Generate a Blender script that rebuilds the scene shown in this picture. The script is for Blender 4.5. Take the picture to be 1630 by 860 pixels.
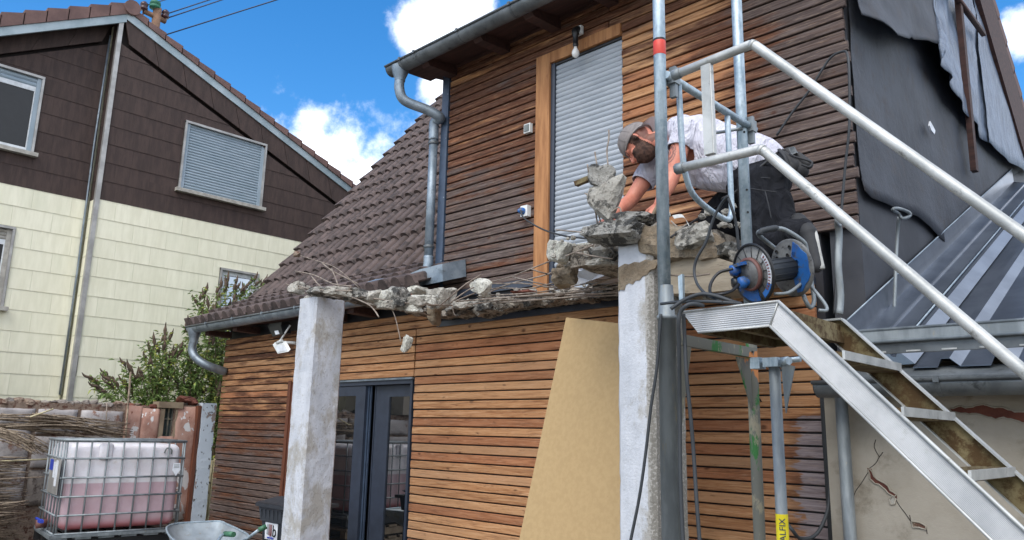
import bpy, bmesh, math, random
from mathutils import Vector, Matrix, noise
for o in list(bpy.data.objects): bpy.data.objects.remove(o, do_unlink=True)
SC = bpy.context.scene
COL = SC.collection
rnd = random.Random(7)
PI = math.pi

# ------------------------------------------------------------------ camera
FOC, PITCH, ROLL, YAW = 1220.5, 0.20705, 0.021458, 0.767735
CAM = Vector((0, 0, 1.6))
_cy, _sy = math.cos(YAW), math.sin(YAW)
FWD = Vector((-_sy*math.cos(PITCH), _cy*math.cos(PITCH), math.sin(PITCH)))
RT0 = Vector((_cy, _sy, 0)); UP0 = RT0.cross(FWD)
RT = math.cos(ROLL)*RT0 + math.sin(ROLL)*UP0
UP = -math.sin(ROLL)*RT0 + math.cos(ROLL)*UP0
cam = bpy.data.cameras.new("camera"); cam.sensor_width = 36; cam.lens = FOC/1630*36
cam.clip_start = 0.05; cam.clip_end = 2000
co = bpy.data.objects.new("camera", cam); COL.objects.link(co)
co.matrix_world = Matrix(((RT.x, UP.x, -FWD.x, CAM.x), (RT.y, UP.y, -FWD.y, CAM.y), (RT.z, UP.z, -FWD.z, CAM.z), (0, 0, 0, 1)))
SC.camera = co
def ray(px, py): return RT*((px-815)/FOC) - UP*((py-430)/FOC) + FWD
def at(px, py, ax, v):
    """point of the wall plane (ax 0: X=v, 1: Y=v, 2: Z=v) measured on the photograph"""
    d = ray(px, py); t = (v-CAM[ax])/d[ax]; return CAM + d*t
def ay(px, py, v): return at(px, py, 1, v)
def axx(px, py, v): return at(px, py, 0, v)

# ------------------------------------------------------------------ world, sun, exposure
SUN_EL, SUN_AZ = math.radians(52), math.radians(160)     # azimuth clockwise from +Y
W = bpy.data.worlds.new("World"); SC.world = W; W.use_nodes = True
nt = W.node_tree; N = nt.nodes; Lk = nt.links
for n in list(N): N.remove(n)
def wn(t, **k):
    n = N.new(t)
    for a, b in k.items(): setattr(n, a, b)
    return n
out = wn('ShaderNodeOutputWorld'); bg = wn('ShaderNodeBackground'); bg.inputs[1].default_value = 0.15
sky = wn('ShaderNodeTexSky'); sky.sky_type = 'NISHITA'; sky.sun_disc = False
sky.sun_elevation = SUN_EL; sky.sun_rotation = SUN_AZ; sky.altitude = 300; sky.air_density = 1.0; sky.dust_density = 0.6; sky.ozone_density = 2.0
hs = wn('ShaderNodeHueSaturation'); hs.inputs['Saturation'].default_value = 1.38; hs.inputs['Value'].default_value = 1.08
Lk.new(sky.outputs[0], hs.inputs['Color'])
tc = wn('ShaderNodeTexCoord')
n1 = wn('ShaderNodeTexNoise'); n1.inputs['Scale'].default_value = 7; n1.inputs['Detail'].default_value = 9; n1.inputs['Roughness'].default_value = .62
Lk.new(tc.outputs['Generated'], n1.inputs['Vector'])
n0 = wn('ShaderNodeTexNoise'); n0.inputs['Scale'].default_value = 2.1; n0.inputs['Detail'].default_value = 4
Lk.new(tc.outputs['Generated'], n0.inputs['Vector'])
def wmath(op, a, b, clamp=False):
    m = wn('ShaderNodeMath'); m.operation = op; m.use_clamp = clamp
    for i, v in ((0, a), (1, b)):
        if isinstance(v, (int, float)): m.inputs[i].default_value = v
        else: Lk.new(v, m.inputs[i])
    return m.outputs[0]
# cumulus banks where the photograph has them, and unseen clouds added over the rest to whiten the ambient light
BANKS = [((-.801, .492, .325), .085), ((-.775, .53, .312), .075), ((-.826, .450, .335), .065), ((-.815, .475, .352), .06), ((-.745, .575, .312), .06), ((-.79, .51, .345), .055),
         ((-.640, .575, .515), .034), ((-.690, .543, .476), .042), ((-.668, .550, .500), .035), ((-.69, .582, .425), .030),
         ((-.125, .90, .42), .034), ((-.10, .92, .38), .04)]
acc = None
for d, r in BANKS:
    v = wn('ShaderNodeVectorMath'); v.operation = 'DISTANCE'; Lk.new(tc.outputs['Generated'], v.inputs[0]); v.inputs[1].default_value = d
    q = wmath('DIVIDE', v.outputs['Value'], r); q = wmath('SUBTRACT', 1.35, q)
    acc = q if acc is None else wmath('MAXIMUM', acc, q)
gen = wmath('MULTIPLY', wmath('SUBTRACT', n0.outputs[0], .38), 7.0)
# the added clouds fade in away from the blue gap seen over the courtyard
v = wn('ShaderNodeVectorMath'); v.operation = 'DISTANCE'; Lk.new(tc.outputs['Generated'], v.inputs[0]); v.inputs[1].default_value = (-.75, .45, .45)
gen = wmath('SUBTRACT', gen, wmath('MULTIPLY', wmath('SUBTRACT', 1.02, v.outputs['Value'], True), 9))
acc = wmath('MAXIMUM', acc, gen)
acc = wmath('ADD', acc, wmath('MULTIPLY', wmath('SUBTRACT', n1.outputs[0], .50), 3.9))
mr = wn('ShaderNodeMapRange'); mr.interpolation_type = 'SMOOTHSTEP'; Lk.new(acc, mr.inputs[0]); mr.inputs[1].default_value = .05; mr.inputs[2].default_value = .95
n2 = wn('ShaderNodeTexNoise'); n2.inputs['Scale'].default_value = 11; n2.inputs['Detail'].default_value = 6; Lk.new(tc.outputs['Generated'], n2.inputs['Vector'])
cr = wn('ShaderNodeValToRGB'); Lk.new(n2.outputs[0], cr.inputs[0])
cr.color_ramp.elements[0].position = .35; cr.color_ramp.elements[0].color = (6.2, 6.8, 7.9, 1)
cr.color_ramp.elements[1].position = .6; cr.color_ramp.elements[1].color = (9.3, 9.5, 9.9, 1)
mx = wn('ShaderNodeMix'); mx.data_type = 'RGBA'; Lk.new(mr.outputs[0], mx.inputs[0]); Lk.new(hs.outputs[0], mx.inputs[6]); Lk.new(cr.outputs[0], mx.inputs[7])
Lk.new(mx.outputs[2], bg.inputs[0]); Lk.new(bg.outputs[0], out.inputs[0])

sl = bpy.data.lights.new("sun", 'SUN'); sl.energy = 1.7; sl.angle = math.radians(40); sl.color = (1, .955, .88)
so = bpy.data.objects.new("sun", sl); COL.objects.link(so)
sd = Vector((math.sin(SUN_AZ)*math.cos(SUN_EL), math.cos(SUN_AZ)*math.cos(SUN_EL), math.sin(SUN_EL)))
so.rotation_euler = sd.to_track_quat('Z', 'Y').to_euler(); so.location = (0, -5, 20)
SC.view_settings.view_transform = 'Standard'; SC.view_settings.look = 'None'; SC.view_settings.exposure = 0.60; SC.view_settings.gamma = 1
SC.render.engine = 'CYCLES'; SC.render.resolution_x = 1024; SC.render.resolution_y = 540

# ------------------------------------------------------------------ materials
def lin(c):
    return tuple(((v/255)/12.92 if v/255 <= .04045 else ((v/255+.055)/1.055)**2.4) for v in c)+(1,)
class Mat:
    def __init__(s, name, rough=.7, metal=0, spec=.5):
        s.m = bpy.data.materials.new(name); s.m.use_nodes = True; s.t = s.m.node_tree; s.b = s.t.nodes['Principled BSDF']
        s.b.inputs['Roughness'].default_value = rough; s.b.inputs['Metallic'].default_value = metal
        s.b.inputs['Specular IOR Level'].default_value = spec
        s.tc = s.t.nodes.new('ShaderNodeTexCoord'); s.oi = s.t.nodes.new('ShaderNodeObjectInfo')
        s.geo = s.t.nodes.new('ShaderNodeNewGeometry')
    def lk(s, a, b): s.t.links.new(a, b)
    def nd(s, t): return s.t.nodes.new(t)
    def vec(s, scale=(1, 1, 1), world=True, rand=True):
        mp = s.nd('ShaderNodeMapping'); mp.inputs['Scale'].default_value = scale
        src = s.geo.outputs['Position'] if world else s.tc.outputs['Object']
        if rand:
            a = s.nd('ShaderNodeVectorMath'); a.operation = 'MULTIPLY_ADD'
            cb = s.nd('ShaderNodeCombineXYZ')
            for i in range(3): s.lk(s.oi.outputs['Random'], cb.inputs[i])
            s.lk(cb.outputs[0], a.inputs[0]); a.inputs[1].default_value = (37, 53, 71); s.lk(src, a.inputs[2]); src = a.outputs[0]
        s.lk(src, mp.inputs[0]); return mp.outputs[0]
    def noise(s, vec, scale, detail=6, rough=.6, dist=0):
        n = s.nd('ShaderNodeTexNoise'); n.inputs['Scale'].default_value = scale; n.inputs['Detail'].default_value = detail
        n.inputs['Roughness'].default_value = rough; n.inputs['Distortion'].default_value = dist; s.lk(vec, n.inputs['Vector']); return n.outputs[0]
    def voro(s, vec, scale, feature='F1'):
        n = s.nd('ShaderNodeTexVoronoi'); n.feature = feature; n.inputs['Scale'].default_value = scale; s.lk(vec, n.inputs['Vector']); return n.outputs['Distance']
    def ramp(s, f, stops, interp='LINEAR'):
        r = s.nd('ShaderNodeValToRGB'); r.color_ramp.interpolation = interp; e = r.color_ramp.elements
        while len(e) < len(stops): e.new(.5)
        for q, (p, c) in zip(e, stops):
            q.position = p; q.color = c if len(c) == 4 else tuple(c)+(1,)
        s.lk(f, r.inputs[0]); return r.outputs[0]
    def mix(s, f, a, b, mode='MIX'):
        m = s.nd('ShaderNodeMix'); m.data_type = 'RGBA'; m.blend_type = mode
        for i, v in ((0, f), (6, a), (7, b)):
            if isinstance(v, (int, float)): m.inputs[i].default_value = v
            elif isinstance(v, tuple): m.inputs[i].default_value = v
            else: s.lk(v, m.inputs[i])
        return m.outputs[2]
    def math(s, op, a, b=0, clamp=False):
        m = s.nd('ShaderNodeMath'); m.operation = op; m.use_clamp = clamp
        for i, v in ((0, a), (1, b)):
            if isinstance(v, (int, float)): m.inputs[i].default_value = v
            else: s.lk(v, m.inputs[i])
        return m.outputs[0]
    def step(s, f, a, b):
        m = s.nd('ShaderNodeMapRange'); m.interpolation_type = 'SMOOTHSTEP'; s.lk(f, m.inputs[0]); m.inputs[1].default_value = a; m.inputs[2].default_value = b; return m.outputs[0]
    def attr(s, name):
        n = s.nd('ShaderNodeAttribute'); n.attribute_name = name; return n.outputs['Fac']
    def col(s, c):
        if isinstance(c, tuple): s.b.inputs['Base Color'].default_value = c
        else: s.lk(c, s.b.inputs['Base Color'])
        return s
    def rough(s, f): s.lk(f, s.b.inputs['Roughness']); return s
    def bump(s, h, strength=.3, dist=.01):
        b = s.nd('ShaderNodeBump'); b.inputs['Strength'].default_value = strength; b.inputs['Distance'].default_value = dist
        s.lk(h, b.inputs['Height']); s.lk(b.outputs[0], s.b.inputs['Normal']); return s
def speckled(name, c1, c2, scale=6, rough=.7, metal=0, c3=None, t3=(.62, .7), stretch=(1, 1, 1), bs=.3, bd=.004, spec=.5, lo=.35, hi=.65):
    m = Mat(name, rough, metal, spec); v = m.vec(stretch)
    n = m.noise(v, scale, 8); c = m.mix(m.step(n, lo, hi), lin(c1), lin(c2))
    if c3: c = m.mix(m.step(m.noise(v, scale*2.7, 7, .7), *t3), c, lin(c3))
    m.col(c); m.bump(m.noise(v, scale*5, 6, .7), bs, bd); return m.m
def wood_board():
    m = Mat('siding_wood', .82)
    g = m.vec((1.3, 9, 26)); n = m.noise(g, 2.2, 9, .62, .9); n2 = m.noise(m.vec((1, 5, 9)), 1.6, 4)
    fine = m.noise(m.vec((3, 30, 95)), 2.5, 6, .7)
    o = m.ramp(n, [(.28, lin((118, 78, 50))), (.45, lin((174, 124, 84))), (.58, lin((194, 146, 104))), (.75, lin((210, 168, 130)))])
    o2 = m.ramp(n, [(.28, lin((110, 70, 46))), (.5, lin((164, 110, 76))), (.75, lin((188, 134, 98)))])
    warm = m.mix(m.step(m.math('FRACT', m.math('MULTIPLY', m.oi.outputs['Random'], 7.31)), .45, .6), o, o2)
    warm = m.mix(m.math('MULTIPLY', m.step(m.math('FRACT', m.math('MULTIPLY', m.oi.outputs['Random'], 3.77)), .55, .9), .5), warm, lin((206, 166, 124)))
    grey = m.ramp(n, [(.25, lin((46, 38, 37))), (.5, lin((88, 77, 74))), (.75, lin((128, 116, 112)))])
    dark = m.ramp(n, [(.25, lin((44, 26, 20))), (.5, lin((92, 58, 42))), (.75, lin((140, 98, 74)))])
    wr = m.math('ADD', m.attr('wear'), m.math('MULTIPLY', m.math('SUBTRACT', n2, .5), .9))
    wr = m.math('ADD', wr, m.math('MULTIPLY', m.math('SUBTRACT', m.oi.outputs['Random'], .5), .16))
    pale = m.ramp(n, [(.25, lin((96, 86, 88))), (.5, lin((138, 127, 129))), (.75, lin((164, 154, 156)))])
    c = m.mix(m.step(wr, .2, .42), warm, dark); c = m.mix(m.step(wr, .52, .72), c, grey)
    rim = m.step(m.math('ADD', m.attr('pale'), m.math('MULTIPLY', m.math('SUBTRACT', m.noise(m.vec((4, 6, 22)), 1.3, 4, .5, .4), .5), .8)), .47, .56)
    c = m.mix(m.math('MULTIPLY', m.step(m.math('ADD', m.attr('pale'), m.math('MULTIPLY', m.math('SUBTRACT', n2, .5), .6)), .2, .5), .6), c, dark); c = m.mix(rim, c, pale)
    kv = m.vec((5.5, 9, 9)); k = m.voro(kv, 1.0)
    c = m.mix(m.math('MULTIPLY', m.math('MULTIPLY', m.step(k, .22, .05), m.step(m.noise(m.vec((2, 3, 9)), 2.3, 2), .48, .6)), .8), c, lin((66, 34, 20)))
    c = m.mix(m.math('MULTIPLY', m.step(m.noise(m.vec((4, 12, 34)), 3, 4, .6), .60, .72), .5), c, lin((74, 38, 22)))
    c = m.mix(m.math('MULTIPLY', m.step(fine, .55, .75), .35), c, lin((40, 24, 18)))
    st = m.noise(m.vec((.7, 4, 14)), 3.2, 8, .7, .6)
    c = m.mix(m.math('MULTIPLY', m.step(st, .5, .72), .42), c, lin((96, 74, 62)))
    c = m.mix(m.math('MULTIPLY', m.step(m.noise(m.vec((2.2, 3, 40)), 4, 6, .7), .52, .7), .30), c, lin((206, 180, 152)))
    c = m.mix(m.math('MULTIPLY', m.math('FRACT', m.math('MULTIPLY', m.oi.outputs['Random'], 11.7)), .20), c, lin((84, 58, 42)))
    m.col(c); m.bump(m.math('ADD', fine, m.math('MULTIPLY', n, .7)), .6, .0045)
    m.b.inputs['Specular IOR Level'].default_value = .25
    return m.m
def plain(name, c, rough=.6, metal=0, spec=.5):
    m = Mat(name, rough, metal, spec); v = m.vec((1, 1, 1)); n = m.noise(v, 9, 6, .65)
    k = lin(c); d = tuple(x*.72 for x in k[:3])+(1,)
    m.col(m.mix(m.step(n, .3, .7), d, k)); m.bump(n, .12, .003); return m.m
def galv():
    m = Mat('galvanised_steel', .5, .55); v = m.vec((1, 1, 1)); k = m.nd('ShaderNodeTexVoronoi'); k.inputs['Scale'].default_value = 70; m.lk(v, k.inputs['Vector'])
    n = m.noise(m.vec((9, 9, 2)), 3, 7); c = m.mix(m.step(n, .3, .7), lin((124, 142, 152)), lin((184, 198, 206)))
    c = m.mix(.25, c, m.ramp(k.outputs['Color'], [(0, lin((120, 140, 155))), (1, lin((205, 215, 222)))]))
    c = m.mix(m.math('MULTIPLY', m.step(m.noise(m.vec((6, 6, 1.2)), 5, 8, .7), .58, .68), .6), c, lin((104, 112, 112)))
    m.col(c); m.rough(m.ramp(n, [(0, (.38,)*3), (1, (.62,)*3)])); m.bump(n, .1, .002); return m.m
def concrete(name, a, b, dark, dscale=5, dt=(.52, .62), rough=.9):
    m = Mat(name, rough, 0, .25); v = m.vec((1, 1, 1)); n = m.noise(v, 7, 9, .68); n2 = m.noise(v, dscale, 8, .75, .4); n3 = m.noise(v, 60, 5, .7); n4 = m.noise(v, 26, 9, .8)
    c = m.mix(m.step(n, .35, .65), lin(a), lin(b)); c = m.mix(m.math('MULTIPLY', m.step(n2, *dt), .85), c, lin(dark)); c = m.mix(m.math('MULTIPLY', m.step(n4, .50, .60), .5), c, lin((92, 88, 80))); c = m.mix(m.math('MULTIPLY', m.step(n3, .55, .7), .5), c, lin((70, 66, 58)))
    m.col(c); m.bump(m.math('ADD', n4, m.math('MULTIPLY', n3, .6)), 1.0, .02); return m.m
M = {}
M['wood'] = wood_board()
M['trim'] = speckled('trim_wood', (142, 94, 54), (178, 126, 80), 3, .7, c3=(112, 66, 38), t3=(.6, .72), stretch=(6, 6, .6))
M['black_membrane'] = speckled('black_membrane', (26, 26, 30), (40, 40, 46), 3, .6)
M['membrane'] = speckled('grey_membrane', (52, 55, 62), (66, 70, 78), 1.7, .7, c3=(60, 57, 59), t3=(.5, .7), bs=.5, bd=.02)
M['membrane_dark'] = speckled('dark_membrane', (46, 48, 54), (62, 64, 70), 2, .6, bs=.15, bd=.01)  # darker sheet of the lower gable layer
def crinkle():
    m = Mat('crinkled_membrane', .42, .05); v = m.vec((1, 2.2, .7)); n = m.noise(v, 7, 6, .6, .5); n2 = m.noise(m.vec((1, 5, 1.3)), 9, 5, .6)
    m.col(m.mix(m.step(n, .3, .7), lin((84, 95, 112)), lin((112, 126, 146)))); m.bump(m.math('ADD', n, m.math('MULTIPLY', n2, .7)), .8, .03); return m.m
M['crinkle'] = crinkle()
M['anthracite'] = plain('anthracite_frame', (52, 60, 74), .4)
M['slate_blue'] = plain('coated_corner_sheet', (70, 84, 104), .4, .2)
M['zinc'] = speckled('zinc', (112, 122, 130), (142, 152, 160), 5, .45, .55, c3=(92, 98, 104), t3=(.55, .7))
M['zinc_dark'] = speckled('dark_zinc', (88, 93, 96), (114, 119, 122), 5, .5, .4, c3=(68, 72, 74), t3=(.55, .7))
M['zinc_new'] = speckled('new_zinc', (116, 130, 142), (150, 162, 172), 5, .5, .5, c3=(104, 114, 122), t3=(.56, .68))
M['shutter'] = speckled('shutter_slats', (148, 155, 163), (164, 170, 177), 2, .5)
M['shutter_blue'] = speckled('blue_grey_shutter', (138, 154, 164), (152, 166, 176), 2, .55)
M['white_plastic'] = speckled('white_plastic', (206, 208, 206), (222, 224, 222), 4, .4)
M['grey_plastic'] = plain('grey_plastic', (120, 126, 124), .5)
M['bulb'] = plain('opal_glass_bulb', (236, 236, 234), .15)
M['black_plastic'] = plain('black_plastic', (28, 29, 31), .42)
M['bin_plastic'] = plain('bin_plastic', (50, 54, 60), .45)
M['rubber'] = plain('cable_rubber', (54, 58, 62), .6)
M['blue_plastic'] = speckled('blue_plastic', (28, 84, 154), (44, 108, 180), 9, .5, c3=(84, 88, 92), t3=(.50, .62))
M['tile'] = speckled('roof_tile', (72, 61, 58), (96, 82, 78), 4, .8, c3=(54, 46, 44), t3=(.5, .62), bs=.4, bd=.006)
M['tile_far'] = speckled('neighbour_tile', (92, 70, 66), (114, 88, 82), 3, .8)
M['brown_panel'] = speckled('brown_panel', (54, 40, 35), (68, 52, 46), 3, .75, c3=(122, 108, 100), t3=(.70, .76), stretch=(1, 4, .8), bs=.5, bd=.006)
M['brown_dark'] = plain('brown_joint', (40, 30, 27), .8)
def cream():
    m = Mat('cream_panel', .75); v = m.vec((1, 5, .9)); n = m.noise(v, 2.5, 7, .6)
    a = m.mix(m.step(n, .3, .7), lin((224, 220, 194)), lin((238, 234, 210)))
    n3 = m.noise(m.vec((1, .8, .35)), 1.3, 5, .6); a = m.mix(m.math('MULTIPLY', m.step(n3, .5, .75), .5), a, lin((208, 210, 182)))
    r = m.math('MULTIPLY', m.oi.outputs['Random'], .32); a = m.mix(r, a, lin((218, 214, 188)))
    m.col(a); m.bump(n, .2, .004); return m.m
M['cream'] = cream()
M['alu_trim'] = speckled('aluminium_trim', (150, 148, 144), (176, 174, 170), 5, .45, .4)
M['fascia_far'] = speckled('fascia_sheet', (138, 152, 156), (160, 172, 176), 3, .5, .4)
M['win_white'] = plain('white_window_frame', (222, 226, 228), .4)
M['sill_stone'] = speckled('stone_sill', (150, 146, 138), (176, 172, 162), 12, .8)
def glass(name, c=(8, 11, 14), rough=.02, spec=.9, ior=1.6):
    m = Mat(name, rough, 0, spec); m.col(lin(c)); m.b.inputs['IOR'].default_value = ior
    m.b.inputs['Coat Weight'].default_value = .6; m.b.inputs['Coat Roughness'].default_value = .02; return m.m
M['glass'] = glass('window_glass', (16, 19, 22), ior=2.0)
M['sky_glass'] = glass('coated_window_glass', (150, 160, 170), ior=1.6); M['sky_glass'].node_tree.nodes['Principled BSDF'].inputs['Metallic'].default_value = .85
M['old_glass'] = speckled('old_dirty_glass', (44, 56, 56), (70, 84, 82), 8, .25)
def painted_concrete(name, stain=(.56, .72)):
    m = Mat(name, .82, 0, .3); v = m.vec((1, 1, .3)); n = m.noise(v, 6, 8, .7); n2 = m.noise(m.vec((1, 1, .55)), 4.5, 9, .75, .3); n3 = m.noise(m.vec((1, 1, 1)), 70, 4, .7)
    c = m.mix(m.step(n, .3, .7), lin((176, 180, 187)), lin((198, 201, 207)))
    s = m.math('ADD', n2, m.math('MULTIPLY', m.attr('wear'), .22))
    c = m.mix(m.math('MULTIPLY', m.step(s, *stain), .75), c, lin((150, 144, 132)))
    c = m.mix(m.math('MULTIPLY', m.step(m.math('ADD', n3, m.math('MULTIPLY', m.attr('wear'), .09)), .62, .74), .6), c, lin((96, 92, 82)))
    m.col(c); m.bump(m.math('ADD', n3, n2), .5, .008); return m.m
M['white_concrete'] = painted_concrete('white_painted_concrete')
M['chunk'] = concrete('broken_concrete', (158, 152, 142), (196, 192, 182), (66, 66, 64), 9, (.54, .62))
M['chunk_dark'] = concrete('lichened_concrete', (140, 138, 132), (178, 175, 168), (42, 44, 46), 9, (.475, .53))
M['chunk_white'] = concrete('pale_broken_plaster', (196, 194, 182), (222, 220, 210), (120, 108, 90), 6, (.58, .68))
M['chunk_brown'] = concrete('raw_brown_concrete', (136, 120, 100), (164, 150, 130), (88, 76, 64), 5, (.55, .68))
M['rubble'] = concrete('weathered_slab_edge', (146, 136, 124), (190, 182, 170), (46, 42, 40), 16, (.47, .56))
M['soffit'] = speckled('formed_concrete', (138, 126, 108), (160, 148, 130), 3, .85, c3=(108, 98, 84), t3=(.56, .7), stretch=(1, 1, 5), bs=.5, bd=.008)
M['rebar'] = speckled('rebar', (124, 112, 102), (158, 146, 134), 20, .75, .25, c3=(104, 66, 44), t3=(.6, .7))
M['alu'] = speckled('aluminium', (160, 162, 160), (192, 193, 190), 7, .48, .35, c3=(128, 128, 124), t3=(.58, .70), bs=.4)
def ribbed():
    m = Mat('ribbed_aluminium', .45, .3); s = m.nd('ShaderNodeSeparateXYZ'); m.lk(m.tc.outputs['Object'], s.inputs[0])
    n = m.noise(m.vec((1, 1, 1)), 6, 7)
    c = m.mix(m.step(n, .3, .7), lin((160, 163, 166)), lin((186, 188, 190)))
    c = m.mix(m.math('MULTIPLY', m.step(m.noise(m.vec((1, 1, 1)), 15, 7, .7), .6, .72), .6), c, lin((140, 140, 136))); m.col(c)
    m.bump(m.noise(m.vec((1, 1, 1)), 40, 5), .2, .002); return m.m
M['ribbed'] = ribbed()
M['mossy'] = speckled('mossy_aluminium', (96, 84, 54), (128, 116, 84), 5, .85, c3=(74, 54, 26), t3=(.42, .58), bs=.6, bd=.006)
M['galv'] = galv()
M['galv_dark'] = speckled('weathered_galvanised_steel', (112, 119, 123), (142, 149, 152), 4, .55, .4, c3=(140, 138, 128), t3=(.6, .7), stretch=(3, 3, .8))
def green_steel():
    m = Mat('green_painted_steel', .65, .1); v = m.vec((1, 1, .5)); n = m.noise(v, 6, 8, .65, .3); n2 = m.noise(v, 9, 8, .7)
    c = m.mix(m.step(n, .54, .58), lin((104, 104, 96)), lin((46, 108, 50))); c = m.mix(m.step(n2, .54, .60), c, lin((140, 134, 114)))
    c = m.mix(m.step(m.noise(m.vec((1, 1, .8)), 5, 3), .66, .68), c, lin((188, 122, 70))); m.col(c); m.bump(n2, .4, .004); return m.m
M['green_steel'] = green_steel()
M['red_tape'] = plain('red_tape', (214, 66, 50), .5)
M['yellow'] = speckled('yellow_sticker', (226, 206, 20), (240, 222, 40), 14, .5, c3=(170, 160, 60), t3=(.66, .74))
M['ink_blue'] = plain('navy_ink', (20, 52, 84), .6)
M['osb'] = speckled('raw_board', (166, 140, 100), (173, 147, 106), 30, .9, c3=(144, 119, 83), t3=(.62, .78), bs=.12)
M['metal_roof'] = speckled('dark_trapezoid_sheet', (92, 100, 112), (112, 120, 132), 3, .30, .75, c3=(150, 158, 164), t3=(.72, .76), bs=.15)
M['plaster'] = speckled('old_plaster', (142, 135, 122), (164, 157, 145), 1.6, .9, c3=(124, 116, 102), t3=(.52, .72), bs=.5, bd=.012)
M['brick_red'] = speckled('exposed_brick', (80, 42, 34), (112, 66, 52), 7, .9)
M['stone'] = speckled('rubble_stone', (120, 112, 106), (150, 141, 132), 3, .9, c3=(84, 74, 68), t3=(.55, .65), bs=1, bd=.02)
M['mortar'] = speckled('rough_mortar', (128, 110, 96), (152, 134, 118), 5, .95, c3=(96, 66, 54), t3=(.5, .6), bs=1, bd=.03)
M['grey_plaster'] = speckled('flaking_grey_plaster', (148, 142, 140), (178, 173, 171), 3, .9, c3=(126, 96, 82), t3=(.55, .66), bs=.8, bd=.015)
def pinkwall():
    m = Mat('flaking_pink_plaster', .9, 0, .3); v = m.vec((1, 1, .8)); n = m.noise(v, 5, 8, .65)
    c = m.mix(m.step(n, .35, .65), lin((152, 114, 100)), lin((178, 144, 130))); c = m.mix(m.step(m.noise(v, 5.2, 6, .6, .3), .56, .58), c, lin((204, 202, 200)))
    c = m.mix(m.step(m.noise(v, 8, 7, .7), .62, .68), c, lin((112, 70, 54))); m.col(c); m.bump(n, .5, .01); return m.m
M['pink'] = pinkwall()
def peeling():
    m = Mat('peeling_white_paint', .7, 0, .3); v = m.vec((1, 1, .7)); n = m.noise(v, 6, 7, .6, .2)
    c = m.mix(m.step(n, .58, .60), lin((196, 204, 212)), lin((140, 120, 110))); c = m.mix(m.step(m.noise(v, 22, 4, .5), .63, .66), c, lin((92, 92, 92))); c = m.mix(m.math('MULTIPLY', m.step(m.noise(v, 3, 8, .8), .5, .65), .4), c, lin((150, 156, 160)))
    m.col(c); m.bump(m.noise(v, 11, 6), .7, .012); return m.m
M['peel'] = peeling()
M['twig'] = speckled('dry_twig', (112, 98, 82), (156, 140, 120), 9, .85, c3=(66, 52, 40), t3=(.52, .62))
def ibcmat():
    m = Mat('tank_plastic', .35, 0, .4); s = m.nd('ShaderNodeSeparateXYZ'); m.lk(m.geo.outputs['Position'], s.inputs[0])
    n = m.noise(m.vec((1, 1, 1)), 5, 8, .65); lvl = m.math('ADD', s.outputs[2], 0)
    up = m.mix(m.step(n, .3, .7), lin((212, 206, 208)), lin((228, 226, 230))); up = m.mix(m.math('MULTIPLY', m.step(m.noise(m.vec((1, 1, 1)), 9, 8, .7), .6, .7), .35), up, lin((160, 146, 124)))
    dn = m.mix(m.step(n, .3, .7), lin((192, 162, 168)), lin((204, 180, 186)))
    c = m.mix(m.step(lvl, .962, .975), dn, up); c = m.mix(m.step(s.outputs[2], .62, .50), c, lin((196, 106, 108))); m.col(c); m.bump(n, .1, .004)
    m.b.inputs['Subsurface Weight'].default_value = .25; m.b.inputs['Subsurface Radius'].default_value = (.05, .04, .04); return m.m
M['ibc'] = ibcmat()
M['pallet'] = speckled('pallet_wood', (120, 104, 86), (150, 134, 112), 5, .85)
M['bark'] = speckled('bush_stem', (92, 78, 60), (120, 104, 84), 9, .9)
def leaf(name, a, b, c_):
    m = Mat(name, .6, 0, .3); n = m.noise(m.vec((1, 1, 1)), 9, 3); w = m.nd('ShaderNodeTexWhiteNoise'); sn = m.nd('ShaderNodeVectorMath'); sn.operation = 'SNAP'
    m.lk(m.geo.outputs['Position'], sn.inputs[0]); sn.inputs[1].default_value = (.06,)*3; m.lk(sn.outputs[0], w.inputs['Vector'])
    c = m.mix(m.step(n, .35, .65), lin(a), lin(b)); c = m.mix(m.step(w.outputs['Value'], .86, .95), c, lin(c_)); m.col(c)
    m.b.inputs['Subsurface Weight'].default_value = 0; m.b.inputs['Transmission Weight'].default_value = 0; return m.m
M['leaf'] = leaf('bush_leaf', (88, 112, 54), (142, 164, 98), (186, 188, 100))
M['spike'] = speckled('dry_flower_spike', (70, 58, 46), (98, 80, 66), 14, .9)
M['shirt'] = speckled('white_cotton', (198, 196, 208), (212, 210, 220), 3, .9, bs=.0)
def cloth(name, a, b, bs=.5, sc=6, dist=.02):
    m = Mat(name, .9, 0, .2); v = m.vec((1.6, .8, .8)); n = m.noise(v, sc, 3, .5, 1.5); n2 = m.noise(m.vec((1, 1, 1)), 160, 2)
    m.col(m.mix(m.step(n, .3, .7), lin(a), lin(b))); m.bump(m.math('ADD', n, m.math('MULTIPLY', n2, .04)), bs, dist); return m.m
M['shirt'] = cloth('white_cotton', (190, 188, 200), (204, 203, 212), 1.0, 8, .05)
M['trousers'] = cloth('dark_work_trousers', (20, 21, 25), (33, 34, 39), .9, 9, .03)
M['cap'] = cloth('grey_cap', (120, 114, 112), (140, 133, 130), .4, 10, .01)
M['cap_light'] = cloth('pale_cap_brim', (166, 160, 158), (182, 177, 175), .3, 10, .01)
def skin():
    m = Mat('skin', .5, 0, .35); n = m.noise(m.vec((1, 1, 1)), 14, 5); c = m.mix(m.step(n, .3, .7), lin((190, 118, 98)), lin((206, 138, 116)))
    c = m.mix(m.attr('tattoo'), c, lin((84, 66, 64))); c = m.mix(m.attr('hair'), c, lin((70, 46, 38))); m.col(c)
    m.b.inputs['Subsurface Weight'].default_value = .08; m.b.inputs['Subsurface Radius'].default_value = (.012, .005, .003); m.bump(n, .2, .003); return m.m
M['skin'] = skin()
M['beard'] = speckled('dark_beard', (52, 35, 28), (84, 58, 46), 45, .9, bs=1, bd=.004)
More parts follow.
